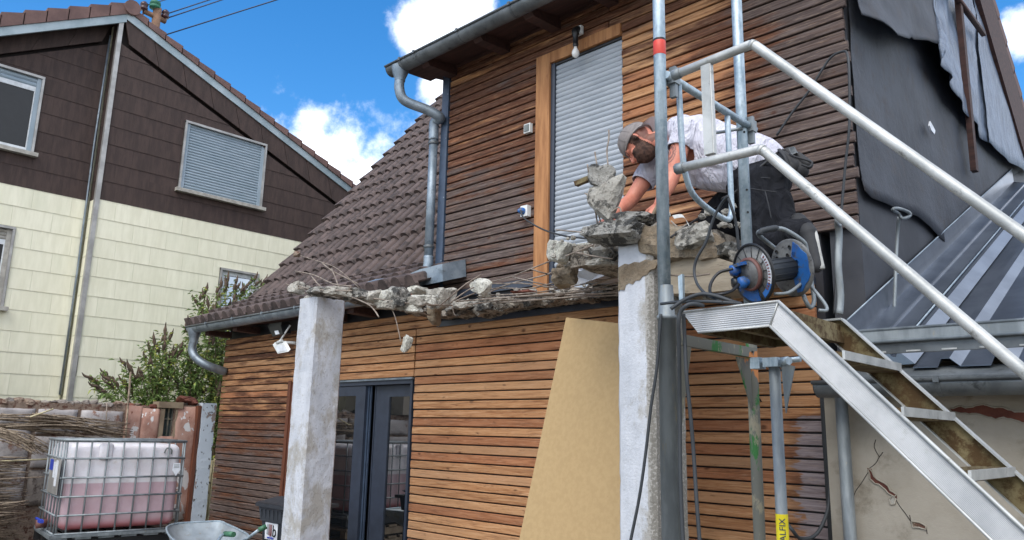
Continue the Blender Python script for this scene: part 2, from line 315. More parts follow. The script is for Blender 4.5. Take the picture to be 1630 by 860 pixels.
M['glove'] = speckled('grey_tool_metal', (70, 74, 76), (150, 150, 148), 12, .5, .6)
M['leather'] = speckled('dark_tool_pouch', (38, 38, 40), (54, 54, 54), 9, .7)
M['sole'] = speckled('boot_sole', (150, 150, 146), (180, 180, 176), 12, .8)
M['boot'] = speckled('dark_boot', (30, 31, 34), (46, 47, 50), 9, .7)
M['gravel'] = speckled('gravel_ground', (112, 106, 96), (146, 140, 128), 30, .95, c3=(84, 78, 70), t3=(.55, .65), bs=1, bd=.02)
M['barrow'] = speckled('dull_galvanised_tray', (146, 154, 158), (172, 180, 184), 4, .5, .45, c3=(150, 146, 134), t3=(.55, .7))
M['grip_green'] = plain('green_grip', (62, 112, 84), .5)
M['pale_tape'] = plain('pale_tape', (226, 226, 222), .5)
M['pole_wood'] = speckled('pole_wood', (96, 72, 56), (120, 92, 72), 4, .85)
M['insulator'] = plain('brown_insulator', (62, 34, 38), .3)
M['green_cap'] = plain('green_cap', (36, 110, 84), .6)
M['wire'] = plain('power_wire', (52, 70, 100), .6)
M['dark_wood'] = speckled('dark_eave_wood', (52, 32, 28), (72, 46, 40), 4, .75, stretch=(1, 6, 6))
M['red_brown_strip'] = speckled('red_brown_strip', (84, 46, 32), (106, 62, 42), 4, .6, stretch=(5, 5, .6))
M['label_white'] = plain('white_label', (226, 230, 236), .5)
M['label_blue'] = plain('blue_label_print', (40, 66, 178), .5)
M['bar_red'] = plain('dark_red_print', (120, 52, 52), .5)
M['reel_clear'] = speckled('dusty_grey_disc', (92, 92, 92), (124, 124, 122), 12, .5, c3=(60, 60, 62), t3=(.55, .65))
M['warn_red'] = plain('faded_red_band', (112, 76, 70), .6)
M['curtain'] = plain('white_curtain', (214, 216, 220), .8)
M['reed'] = speckled('dry_reed', (176, 164, 128), (206, 196, 162), 8, .9)

# ------------------------------------------------------------------ mesh helpers
WL = {}
def vjoin(a, b, t): return a+(b-a)*t
class MB:
    def __init__(s): s.v = []; s.f = []; s.sm = []; s.w = {}
    def add(s, vs, fs, smooth=False):
        n = len(s.v); s.v += [Vector(v) for v in vs]; s.f += [tuple(i+n for i in f) for f in fs]; s.sm += [smooth]*len(fs); return n
    def box(s, x0, x1, y0, y1, z0, z1, M_=None):
        vs = [Vector(p) for p in ((x0, y0, z0), (x1, y0, z0), (x1, y1, z0), (x0, y1, z0), (x0, y0, z1), (x1, y0, z1), (x1, y1, z1), (x0, y1, z1))]
        if M_ is not None: vs = [M_ @ v for v in vs]
        s.add(vs, [(0, 3, 2, 1), (4, 5, 6, 7), (0, 1, 5, 4), (1, 2, 6, 5), (2, 3, 7, 6), (3, 0, 4, 7)]); return s
    def prism(s, poly, off, poly2=None):
        """extrude a 3-D polygon by the vector off (poly2: a different far outline)"""
        a = [Vector(p) for p in poly]; b = [Vector(p)+Vector(off) for p in (poly2 or poly)]; n = len(a)
        s.add(a+b, [tuple(range(n))[::-1], tuple(range(n, 2*n))]+[(i, (i+1) % n, (i+1) % n+n, i+n) for i in range(n)]); return s
    def tube(s, pts, r, n=8, caps=True, closed=False, sub=0, flat=1.0):
        p = [Vector(q) for q in pts]
        if sub: p = spline(p, sub, closed)
        rs = r if isinstance(r, (list, tuple)) else None
        m = len(p); rings = []; prev = None
        for i in range(m):
            if closed: t = p[(i+1) % m]-p[i-1]
            else: t = p[min(i+1, m-1)]-p[max(i-1, 0)]
            t.normalize()
            if prev is None:
                u = t.orthogonal().normalized()
            else:
                u = prev-t*prev.dot(t)
                u = u.normalized() if u.length > 1e-6 else t.orthogonal().normalized()
            prev = u; w = t.cross(u)
            rr = (rs[0]+(rs[-1]-rs[0])*i/max(1, m-1)) if rs else r
            rings.append([p[i]+(u*math.cos(a)+w*math.sin(a)*flat)*rr for a in [2*PI*k/n for k in range(n)]])
        b = len(s.v); vs = [v for q in rings for v in q]; fs = []
        for i in range(m if closed else m-1):
            j = (i+1) % m
            for k in range(n): fs.append((i*n+k, i*n+(k+1) % n, j*n+(k+1) % n, j*n+k))
        s.add(vs, fs, True)
        if caps and not closed: s.add([], []); s.f += [tuple(b+k for k in range(n))[::-1], tuple(b+(m-1)*n+k for k in range(n))]; s.sm += [False, False]
        return s
    def lathe(s, prof, base, axis=(0, 0, 1), n=20):
        ax = Vector(axis).normalized(); u = ax.orthogonal().normalized(); w = ax.cross(u); base = Vector(base); vs = []
        for r, h in prof:
            for k in range(n):
                a = 2*PI*k/n; vs.append(base+ax*h+(u*math.cos(a)+w*math.sin(a))*r)
        fs = [(i*n+k, i*n+(k+1) % n, (i+1)*n+(k+1) % n, (i+1)*n+k) for i in range(len(prof)-1) for k in range(n)]
        s.add(vs, fs, True); return s
    def obj(s, name, mat, parent=None, kind=None, label=None, cat=None, group=None, origin=None, smooth=None, fixn=True):
        me = bpy.data.meshes.new(name)
        org = Vector(origin) if origin is not None else (WL[parent.name] if parent else Vector((0, 0, 0)))
        if origin is None and not parent and s.v:
            lo = Vector([min(v[i] for v in s.v) for i in range(3)]); hi = Vector([max(v[i] for v in s.v) for i in range(3)]); org = (lo+hi)/2; org.z = lo.z
        me.from_pydata([tuple(v-org) for v in s.v], [], s.f); me.materials.append(M[mat] if isinstance(mat, str) else mat)
        me.polygons.foreach_set('use_smooth', [bool(x) if smooth is None else smooth for x in s.sm])
        if fixn:
            bm = bmesh.new(); bm.from_mesh(me); bmesh.ops.recalc_face_normals(bm, faces=bm.faces); bm.to_mesh(me); bm.free()
        me.update()
        return place(me, name, org, parent, kind, label, cat, group)
def place(me, name, org, parent=None, kind=None, label=None, cat=None, group=None):
    o = bpy.data.objects.new(name, me); COL.objects.link(o); org = Vector(org)
    o.location = org-(WL[parent.name] if parent else Vector((0, 0, 0))); WL[o.name] = org
    if parent: o.parent = parent
    if kind: o['kind'] = kind
    if label: o['label'] = label
    if cat: o['category'] = cat
    if group: o['group'] = group
    return o
def thing(name, loc, label, cat, group=None):
    return place(None, name, loc, None, None, label, cat, group)
def spline(p, k, closed=False):
    out = []; m = len(p)
    for i in range(m if closed else m-1):
        if closed: a, b, c, d = p[i-1], p[i], p[(i+1) % m], p[(i+2) % m]
        else: a, b, c, d = p[max(i-1, 0)], p[i], p[i+1], p[min(i+2, m-1)]
        for j in range(k):
            t = j/k; out.append(.5*((2*b)+(c-a)*t+(2*a-5*b+4*c-d)*t*t+(3*b-a-3*c+d)*t**3))
    if not closed: out.append(p[-1])
    return out
def clip(poly, a, b, c):
    """keep the part of a 2-D polygon with a*x+b*y<=c"""
    out = []
    for i in range(len(poly)):
        p, q = poly[i-1], poly[i]; dp = a*p[0]+b*p[1]-c; dq = a*q[0]+b*q[1]-c
        if (dp <= 0) != (dq <= 0): t = dp/(dp-dq); out.append((p[0]+(q[0]-p[0])*t, p[1]+(q[1]-p[1])*t))
        if dq <= 0: out.append(q)
    return out
def area(p): return abs(sum(p[i-1][0]*p[i][1]-p[i][0]*p[i-1][1] for i in range(len(p))))/2
def minus(rects, hole):
    out = []; hx0, hx1, hz0, hz1 = hole
    for x0, x1, z0, z1 in rects:
        if hx0 >= x1 or hx1 <= x0 or hz0 >= z1 or hz1 <= z0: out.append((x0, x1, z0, z1)); continue
        if z1 > hz1: out.append((x0, x1, hz1, z1))
        if z0 < hz0: out.append((x0, x1, z0, hz0))
        a, b = max(z0, hz0), min(z1, hz1)
        if x0 < hx0: out.append((x0, hx0, a, b))
        if x1 > hx1: out.append((hx1, x1, a, b))
    return out
def rock(mb, c, size, seed=0, sub=3, cuts=9, rough=.12, rot=None):
    r = random.Random(seed); pl = []
    for ax_ in ((1, 0, 0), (-1, 0, 0), (0, 1, 0), (0, -1, 0), (0, 0, 1), (0, 0, -1)): pl.append(((Vector(ax_)+Vector((r.uniform(-.22, .22), r.uniform(-.22, .22), r.uniform(-.22, .22)))).normalized(), r.uniform(.52, .70)))
    for i in range(cuts//2):
        v = Vector((r.gauss(0, 1), r.gauss(0, 1), r.gauss(0, 1))).normalized(); pl.append((v, r.uniform(.42, .86)))
    bm = bmesh.new(); bmesh.ops.create_icosphere(bm, subdivisions=sub, radius=1)
    R_ = (rot or Matrix.Rotation(r.uniform(-.4, .4), 3, 'Y')); sz = Vector(size if hasattr(size, '__len__') else (size,)*3); c = Vector(c)
    vs = []
    for v in bm.verts:
        d = v.co.normalized(); k = 1.2
        for n_, h in pl:
            q = d.dot(n_)
            if q > .05: k = min(k, h/q)
        k *= 1+rough*noise.noise(d*2.3+Vector((seed*3.1, seed, 0)))+rough*.8*noise.noise(d*k*5+Vector((0, seed*2.3, 0)))+rough*.7*abs(noise.noise(d*k*11+Vector((seed, 0, 1))))-rough*.3
        k *= 1.25; p = d*k; vs.append(c+R_ @ Vector((p.x*sz.x, p.y*sz.y, p.z*sz.z)))
    mb.add(vs, [tuple(v.index for v in f.verts) for f in bm.faces], False); bm.free(); return mb
def fbm(v, s=1.0): return noise.noise(v*s)+.5*noise.noise(v*s*2.1)+.25*noise.noise(v*s*4.3)
def setwear(o, fn):
    me = o.data; at_ = me.attributes.new('wear', 'FLOAT', 'POINT'); org = WL[o.name]
    at_.data.foreach_set('value', [fn(v.co+org) for v in me.vertices])
    if o.name.startswith('siding'): a2_ = me.attributes.new('pale', 'FLOAT', 'POINT'); a2_.data.foreach_set('value', [paleness(v.co+org) for v in me.vertices])
def text_mesh(txt, size, Mx, name, mat, parent, depth=.0015):
    """flat lettering placed with matrix Mx (x right, y up, z out)"""
    c = bpy.data.curves.new(name, 'FONT'); c.body = txt; c.size = size; c.extrude = depth; c.align_x = 'CENTER'; c.align_y = 'CENTER'
    t = bpy.data.objects.new(name+'_src', c); me = bpy.data.meshes.new_from_object(t); bpy.data.objects.remove(t); bpy.data.curves.remove(c)
    org = Vector(WL[parent.name]); me.transform(Matrix.Translation(-org) @ Mx); me.materials.clear(); me.materials.append(M[mat])
    return place(me, name, org, parent)
def frame3(origin, x, y):
    x = Vector(x).normalized(); y = Vector(y); y = (y-x*y.dot(x)).normalized(); z = x.cross(y); o = Vector(origin)
    return Matrix(((x.x, y.x, z.x, o.x), (x.y, y.y, z.y, o.y), (x.z, y.z, z.z, o.z), (0, 0, 0, 1)))
# ================================================================== FUSED BODY FORMS OF THE WORKER (finished and dressed further down)
def capsule(m, p0, r0, p1, r1, n=14):
    p0, p1 = Vector(p0), Vector(p1); d = p1-p0; L = d.length
    if L < 1e-4: return
    pr_ = [(max(1e-4, r0*math.sin(PI/2*i/5)), -r0*math.cos(PI/2*i/5)) for i in range(6)]+[(max(1e-4, r1*math.cos(PI/2*i/5)), L+r1*math.sin(PI/2*i/5)) for i in range(6)]
    b = len(m.v); m.lathe(pr_, p0, d, n); e = len(m.v); m.f += [tuple(range(b, b+n))[::-1], tuple(range(e-n, e))]; m.sm += [True, True]
def ell(m, c, ax, rr, sub=3):
    bm = bmesh.new(); bmesh.ops.create_icosphere(bm, subdivisions=sub, radius=1); c = Vector(c)
    m.add([c+ax[0]*(v.co.x*rr[0])+ax[1]*(v.co.y*rr[1])+ax[2]*(v.co.z*rr[2]) for v in bm.verts], [tuple(v.index for v in f.verts) for f in bm.faces], True); bm.free()
def solid(m, voxel, smooth=4, name='tmp'):
    """fuse overlapping forms to one continuous surface"""
    me = bpy.data.meshes.new(name); me.from_pydata([tuple(v) for v in m.v], [], m.f); bm = bmesh.new(); bm.from_mesh(me); bmesh.ops.recalc_face_normals(bm, faces=bm.faces); bm.to_mesh(me); bm.free()
    o = bpy.data.objects.new(name, me); COL.objects.link(o)
    r_ = o.modifiers.new('r', 'REMESH'); r_.mode = 'VOXEL'; r_.voxel_size = voxel
    if smooth: s_ = o.modifiers.new('s', 'SMOOTH'); s_.factor = .5; s_.iterations = smooth
    dg = bpy.context.evaluated_depsgraph_get(); out_ = bpy.data.meshes.new_from_object(o.evaluated_get(dg)); bpy.data.objects.remove(o); return out_
A = ay
pelv, waist, belly, chest, upb = A(1214, 285, 4.02), A(1180, 262, 4.02), A(1150, 255, 4.02), A(1112, 232, 4.0), A(1085, 213, 3.99)
nsh, nel, nwr = A(1089, 208, 3.84), A(1070, 283, 3.74), A(1048, 326, 3.64)
fsh, fel, fwr = A(1058, 238, 4.12), A(1005, 318, 3.92), A(974, 346, 3.68)
HC = A(1018, 229, 3.87)
hu = Vector((-.88, -.02, .46)).normalized(); hf = Vector((-.34, -.26, -.90)); hf = (hf-hu*hf.dot(hu)).normalized(); hs = hf.cross(hu)
if hs.dot(CAM-HC) < 0: hs = -hs
hu, hf, hs = hu*1.12, hf*1.12, hs*1.12        # hs points to the near side of the head
def hp_(u, f, s): return HC+hu*u+hf*f+hs*s
b = MB()
capsule(b, pelv, .15, waist, .135); capsule(b, waist, .14, chest, .15); capsule(b, chest, .15, upb, .11)
capsule(b, upb, .09, nsh, .065); capsule(b, upb, .09, fsh, .065)
capsule(b, nsh, .066, nsh.lerp(nel, .55), .055); capsule(b, nsh.lerp(nel, .5), .056, nel, .043); capsule(b, nel, .045, nel.lerp(nwr, .4), .044); capsule(b, nel.lerp(nwr, .4), .044, nwr, .029)
capsule(b, fsh, .068, fsh.lerp(fel, .55), .057); capsule(b, fsh.lerp(fel, .5), .057, fel, .046); capsule(b, fel, .048, fel.lerp(fwr, .4), .045); capsule(b, fel.lerp(fwr, .4), .045, fwr, .030)
capsule(b, upb, .085, hp_(-.07, -.02, 0), .062)
ell(b, hp_(.025, -.01, 0), (hu, hf, hs), (.105, .098, .078)); ell(b, hp_(-.055, .035, 0), (hu, hf, hs), (.075, .068, .058)); ell(b, hp_(-.095, .065, 0), (hu, hf, hs), (.026, .028, .032))
ell(b, hp_(.018, .083, 0), (hu, hf, hs), (.016, .014, .052)); capsule(b, hp_(.008, .088, 0), .010, hp_(-.030, .112, 0), .0145); ell(b, hp_(-.033, .100, 0), (hu, hf, hs), (.010, .013, .022))
for s_ in (-1, 1):
    ell(b, hp_(-.005, -.005, s_*.078), (hu, hf, hs), (.031, .018, .010)); ell(b, hp_(-.03, .07, s_*.04), (hu, hf, hs), (.02, .018, .018))
ell(b, hp_(-.062, .097, 0), (hu, hf, hs), (.007, .011, .022)); ell(b, hp_(-.074, .094, 0), (hu, hf, hs), (.006, .011, .019))
def hand(wr, d, nrm, side, curl, grip=False):
    """palm, four bent fingers and a thumb; d: direction of the palm, nrm: out of the back of the hand, side: towards the thumb"""
    d = d.normalized(); nrm = (nrm-d*nrm.dot(d)).normalized(); side = d.cross(nrm)*(1 if d.cross(nrm).dot(side) > 0 else -1)
    pc = wr+d*.052
    for k in range(4): capsule(b, wr+d*.012+side*(.012-.008*k), .0165, wr+d*.088+side*(.030-.020*k), .0115, 10)
    for k in range(4):
        p = wr+d*.086+side*(.031-.0205*k); L = (.043, .048, .045, .035)[k]; a = curl*(.8+.12*k)
        d1 = (d*math.cos(a*.5)-nrm*math.sin(a*.5)+side*.05*(1.5-k)).normalized(); p1_ = p+d1*L; d2 = (d*math.cos(a*1.25)-nrm*math.sin(a*1.25)).normalized(); p2_ = p1_+d2*L*.62; d3 = (d*math.cos(a*1.8)-nrm*math.sin(a*1.8)).normalized(); p3_ = p2_+d3*L*.5
        capsule(b, p, .0100, p1_, .0092, 8); capsule(b, p1_, .0092, p2_, .0084, 8); capsule(b, p2_, .0084, p3_, .0072, 8)
    t0 = wr+d*.022+side*.024; t1 = t0+(d*.55+side*.75-nrm*.35).normalized()*.040; t2 = t1+(d*.85+side*.25-nrm*.4).normalized()*.032; t3 = t2+(d*.9-side*.1-nrm*.4).normalized()*.022
    capsule(b, t0, .0145, t1, .0115, 8); capsule(b, t1, .0115, t2, .0100, 8); capsule(b, t2, .010, t3, .0082, 8)
hand(fwr, (A(955, 356, 3.56)-fwr), Vector((0, -.2, 1)), Vector((0, -1, 0)), .75)
hand(nwr, (A(1036, 350, 3.58)-nwr), Vector((.3, -.8, .4)), Vector((-1, 0, 0)), 1.15)
# bare lower body under the trousers keeps the figure one continuous form
nhip, nkn, nan = A(1213, 298, 3.92), A(1216, 384, 3.84), A(1276, 366, 3.92)
fhip, fkn, fan = A(1203, 296, 4.14), A(1140, 350, 4.12), A(1222, 372, 4.26)
for h_, k_, a_ in ((nhip, nkn, nan), (fhip, fkn, fan)):
    capsule(b, pelv, .12, h_, .10); capsule(b, h_, .10, k_, .062); capsule(b, k_, .060, k_.lerp(a_, .4), .058); capsule(b, k_.lerp(a_, .4), .058, a_, .040)
me_body = solid(b, .0062, 3)
# full beard: the lower face of the body lifted a few millimetres
bm = bmesh.new(); bm.from_mesh(me_body); bm.normal_update(); dl = []
def in_beard(p):
    q = p-HC; un, fn, sn = q.dot(hu)/1.2544, q.dot(hf)/1.2544, abs(q.dot(hs))/1.2544
    if fn < -.005 or un < -.15 or sn > .10 or fn > .16: return False
    if sn < .026 and un > -.058 and fn > .085: return False
    return un < -.040+.28*(sn-.02)-.1*(fn-.05) or (sn > .056 and fn < .035 and un < .02)
for f in bm.faces:
    if not in_beard(f.calc_center_median()): dl.append(f)
bmesh.ops.delete(bm, geom=dl, context='FACES')
for v in bm.verts: v.co += v.normal*(.004+.003*noise.noise(v.co*60))
me_beard = bpy.data.meshes.new('beard'); bm.to_mesh(me_beard); bm.free()
b = MB()
capsule(b, A(1206, 262, 4.02), .168, A(1172, 256, 4.02), .196); capsule(b, A(1172, 256, 4.02), .196, A(1140, 250, 4.02), .205); capsule(b, A(1140, 250, 4.02), .204, chest, .188); capsule(b, chest, .158, upb, .118)
capsule(b, upb, .105, nsh, .078); capsule(b, upb, .10, fsh, .082); capsule(b, fsh, .085, chest, .12)
capsule(b, nsh, .080, nsh.lerp(nel, .34), .074); capsule(b, fsh, .084, fsh.lerp(fel, .62), .077)
capsule(b, A(1160, 272, 3.98), .13, A(1120, 270, 4.0), .12)
me_shirt = solid(b, .0068, 5)
b = MB(); capsule(b, pelv, .166, A(1196, 282, 4.02), .160)
for h_, k_, a_, kk in ((nhip, nkn, nan, 1), (fhip, fkn, fan, 1)):
    capsule(b, pelv, .150, h_, .135); capsule(b, h_, .135, k_, .108); capsule(b, k_, .100, k_.lerp(a_, .5), .080); capsule(b, k_.lerp(a_, .5), .076, a_, .062)
capsule(b, A(1235, 320, 3.94), .09, A(1245, 360, 3.92), .075)
me_trousers = solid(b, .0075, 4)
BOOTS = (((1270, 352, 3.93), (1286, 372, 3.90), (1300, 424, 3.88), 0), ((1225, 362, 4.28), (1240, 378, 4.27), (1250, 410, 4.26), 1))
me_boots = []
for hl, tm_, to_, nm in BOOTS:
    b = MB(); h_, k_, t_ = A(*hl), A(*tm_), A(*to_); capsule(b, h_, .046, k_, .05); capsule(b, k_, .048, t_, .036); capsule(b, A(hl[0]-6, hl[1]+10, hl[2]), .055, k_, .05); me_boots.append(solid(b, .007, 3))
# ================================================================== GROUND
g = MB(); g.box(-150, 150, -150, 150, -.6, 0); g.obj('ground', 'gravel', kind='structure')
# ================================================================== NEIGHBOUR HOUSE (facade in the plane X=-13)
NX, NL = -13.0, -13.26
nh = thing('rendered_house', (NX, 3.85, 0), 'neighbouring house with brown shingle gable above cream panels, left of the scene', 'house')
PK = (3.95, 8.32)                                     # ridge, underside of the verge
def zr(y): return PK[1]-.42*(y-PK[0])
def zl(y): return PK[1]-.56*(PK[0]-y)
w = MB(); w.prism([(NX-.09, 3.86, 0), (NX-.09, 13, 0), (NX-.09, 13, zr(13)+.1), (NX-.09, 3.86, PK[1]+.05)], (-9, 0, 0)); w.obj('wall', 'cream', nh)
w = MB(); w.prism([(NL-.1, -5, 0), (NL-.1, 3.86, 0), (NL-.1, 3.86, PK[1]), (NL-.1, -5, zl(-5))], (-8.7, 0, 0)); w.obj('wall', 'cream', nh)
BR = 5.10
m = MB(); m.prism([(NX-.08, 3.87, BR), (NX-.08, 11, BR), (NX-.08, 11, zr(11)), (NX-.08, 3.87, PK[1])], (-.008, 0, 0)); m.prism([(NL-.09, 3.84, BR), (NL-.09, .3, BR), (NL-.09, .3, zl(.3)), (NL-.09, 3.84, PK[1]-.06)], (-.008, 0, 0)); m.obj('gable_underlay', 'brown_dark', nh)
holesR = [(5.09, 6.67, 5.57, 6.83), (5.985, 6.745, 3.1, 4.335)]
holesL = [(1.35, 2.96, 5.66, 6.93), (1.5, 2.885, 3.24, 4.46)]
def panels(X, y0, y1, zf, holes, side, mirror=False):
    r = random.Random(side)
    z = .20; row = 0; H = .3135
    z = BR-H*15.999
    while z < 8.4:
        z0, z1 = z, z+H; brown = z0 > BR-.05; wid = .545
        off = (row*0.31) % wid; y = y0-off
        while y < y1:
            a, b = max(y, y0), min(y+wid, y1)
            y += wid
            if b-a < .02: continue
            gp = .0005 if brown else .001; rc = [(a+gp, b-gp, z0, z1)]
            for h in holes: rc = minus(rc, h)
            for (p0, p1, q0, q1) in rc:
                poly = [(p0, q0), (p1, q0), (p1, q1), (p0, q1)]
                poly = clip(poly, *zf)
                if len(poly) < 3 or area(poly) < .002 or z1 < 1.6: continue
                m = MB(); d = .006+r.uniform(0, .0015)
                fr = [(X+.012+.007*(1-(q[1]-z0)/H)+d, q[0], q[1]) for q in poly]
                bk = [(X-.078, q[0], q[1]) for q in poly]
                n = len(poly); m.add(bk+fr, [tuple(range(n))[::-1], tuple(range(n, 2*n))]+[(i, (i+1) % n, (i+1) % n+n, i+n) for i in range(n)])
                m.obj('brown_shingle' if brown else 'cream_panel', 'brown_panel' if brown else 'cream', nh)
        z = z1; row += 1
RK = .50
panels(NX, 3.90, 9.6, (.42, 1, PK[1]-RK+.42*PK[0]-.02), holesR, 3)
panels(NL, .6, 3.80, (-.56, 1, PK[1]-RK-.56*PK[0]+.12), holesL, 4)
# the row of shingles that follows each rake
for i in range(12):
    s0, s1 = i*.56, i*.56+.55
    y0, y1 = 3.9+s0*.92, 3.9+s1*.92
    m = MB(); m.prism([(NX+.002, y0+.13, zr(y0)-RK-.0), (NX+.002, y1+.13, zr(y1)-RK-.0), (NX+.002, y1, zr(y1)-.04), (NX+.002, y0, zr(y0)-.04)], (.034, 0, 0)); m.obj('brown_shingle', 'brown_panel', nh)
for i in range(6):
    y1 = 3.80-i*.49; y0 = y1-.485
    m = MB(); m.prism([(NL+.002, y0-.12, zl(y0)-RK+.12), (NL+.002, y1-.12, zl(y1)-RK+.12), (NL+.002, y1, zl(y1)), (NL+.002, y0, zl(y0))], (.034, 0, 0)); m.obj('brown_shingle', 'brown_panel', nh)
# return wall at the step and its trims
for k in range(27):
    z0 = BR-.3135*15.999+k*.3135
    if z0 < 1.6 or z0 > 8: continue
    m = MB(); m.box(NL+.02, NX-.004, 3.84, 3.856-.002*(k % 2), z0+.003, z0+.31); m.obj('brown_shingle' if z0 > BR-.05 else 'cream_panel', 'brown_panel' if z0 > BR-.05 else 'cream', nh)
m = MB(); m.box(NX-.03, NX+.045, 3.825, 3.895, 1.9, 8.27); m.obj('corner_strip', 'alu_trim', nh)
m = MB(); m.tube([(NL+.04, 3.79, 2.0), (NL+.05, 3.79, 4.0), (NL+.03, 3.78, 6.1), (NL+.05, 3.79, 8.0)], .018, 6); m.obj('conduit', 'zinc', nh)
# verge sheet, verge tiles, roof slab
m = MB(); m.prism([(NX+.06, 3.93, PK[1]-.06), (NX+.06, 9.9, zr(9.9)-.06), (NX+.06, 9.9, zr(9.9)+.085), (NX+.06, 3.93, PK[1]+.09)], (-.05, 0, 0)); m.obj('verge_sheet', 'fascia_far', nh)
m = MB(); m.prism([(NX+.06, 3.93, PK[1]-.11), (NX+.06, .3, zl(.3)-.11), (NX+.06, .3, zl(.3)+.05), (NX+.06, 3.93, PK[1]+.05)], (-.05, 0, 0)); m.obj('verge_sheet', 'fascia_far', nh)
m = MB(); m.prism([(NX+.0, 3.93, PK[1]-.03), (NX, -3, zl(-3)-.03), (NX, -3, zl(-3)+.03), (NX, 3.93, PK[1]+.03)], (-9, 0, 0)); m.obj('soffit', 'dark_wood', nh)
for sgn, n in ((1, 17), (-1, 12)):
    for i in range(n):
        s0, s1 = i*.335, i*.335+.35
        f = (lambda s: (3.95+s*.922, zr(3.95+s*.922))) if sgn > 0 else (lambda s: (3.95-s*.872, zl(3.95-s*.872)))
        a, b = f(s0), f(s1); h0 = .09 if sgn > 0 else .055
        t0, t1 = .175+h0-.09, .215+h0-.09
        if sgn < 0: t0, t1 = .235, .29
        m = MB(); m.prism([(NX+.085, a[0], a[1]+h0-.01), (NX+.085, b[0], b[1]+h0-.01), (NX+.085, b[0], b[1]+t1), (NX+.085, a[0], a[1]+t0)], (-.30, 0, 0)); m.obj('verge_tile', 'tile_far', nh)
m = MB(); m.prism([(NX-.2, 3.95, PK[1]+.02), (NX-.2, 14, zr(14)+.02), (NX-.2, 14, zr(14)+.14), (NX-.2, 3.95, PK[1]+.16)], (-9, 0, 0)); m.obj('roof', 'tile_far', nh)
m = MB(); m.prism([(NX-.2, 3.95, PK[1]+.02), (NX-.2, -4, zl(-4)+.02), (NX-.2, -4, zl(-4)+.14), (NX-.2, 3.95, PK[1]+.16)], (-9, 0, 0)); m.obj('roof', 'tile_far', nh)
m = MB(); m.tube([(NX+.12, 3.98, PK[1]+.16), (NX-.25, 3.98, PK[1]+.17)], .13, 14); m.tube([(NX-.2, 3.98, PK[1]+.16), (NX-9, 3.98, PK[1]+.17)], .115, 14); m.obj('ridge_tile', 'tile_far', nh)
def window_box(parent, X, y0, y1, z0, z1, depth, shut, frame_mat='alu_trim', sash=True, part=1.0, shut_mat='shutter_blue', n=0):
    """opening in an X=const facade: aluminium surround, sill, sash, pane and roller shutter slats"""
    t = .035
    m = MB()
    m.box(X-depth, X+.05, y0, y0+t, z0, z1); m.box(X-depth, X+.05, y1-t, y1, z0, z1); m.box(X-depth, X+.052, y0, y1, z1-t*.8, z1+.01)
    fr = m.obj('window_frame', frame_mat, parent)
    m = MB(); m.box(X-depth, X+.12, y0-.05, y1+.05, z0-.06, z0); m.obj('window_sill', 'sill_stone', parent)
    iy0, iy1, iz0, iz1 = y0+t, y1-t, z0, z1-t*.8
    xb = X-depth+.02
    if shut > 0:
        k = max(1, int((iz1-iz0)*shut/.05)); h = (iz1-iz0)*shut/k
        base = None
        for i in range(k):
            zz = iz1-h*(i+1)
            if base is None:
                q = MB(); q.add([(xb+.02, iy0+.06, zz), (xb+.034, iy0+.06, zz+h*.3), (xb+.036, iy0+.06, zz+h*.6), (xb+.022, iy0+.06, zz+h*.95), (xb+.02, iy1-.06, zz), (xb+.034, iy1-.06, zz+h*.3), (xb+.036, iy1-.06, zz+h*.6), (xb+.022, iy1-.06, zz+h*.95)],
                             [(0, 4, 5, 1), (1, 5, 6, 2), (2, 6, 7, 3), (0, 1, 2, 3), (7, 6, 5, 4)])
                base = q.obj('shutter_slat', shut_mat, parent, origin=(xb, iy0, zz)); 
            else:
                place(base.data, 'shutter_slat', (xb, iy0, zz), parent)
        for g0, g1 in ((iy0, iy0+.06), (iy1-.06, iy1)): m = MB(); m.box(xb, xb+.05, g0, g1, iz0, iz1); m.obj('shutter_guide', shut_mat, parent)
        m = MB(); m.box(xb-.03, xb+.015, iy0, iy1, iz0, iz1); m.obj('shutter_backing', 'black_plastic', parent)
    if shut < 1:
        zt = iz1-(iz1-iz0)*shut
        m = MB(); s = .075
        m.box(xb-.02, xb+.03, iy0, iy0+s, iz0, zt); m.box(xb-.02, xb+.03, iy1-s, iy1, iz0, zt); m.box(xb-.022, xb+.028, iy0+s, iy1-s, iz0, iz0+s); m.box(xb-.022, xb+.028, iy0+s, iy1-s, zt-s, zt)
        m.obj('window_sash', 'win_white', parent)
        m = MB(); m.box(xb-.01, xb+.0, iy0+s, iy1-s, iz0+s, zt-s); m.obj('pane', 'sky_glass', parent)
window_box(nh, NX, 5.10, 6.66, 5.58, 6.82, .05, 1.0)
window_box(nh, NX, 5.995, 6.735, 3.12, 4.32, .06, 0)
window_box(nh, NL, 1.36, 2.95, 5.66, 6.92, .05, .12)
window_box(nh, NL, 1.51, 2.875, 3.24, 4.45, .07, .14, shut_mat='sill_stone')
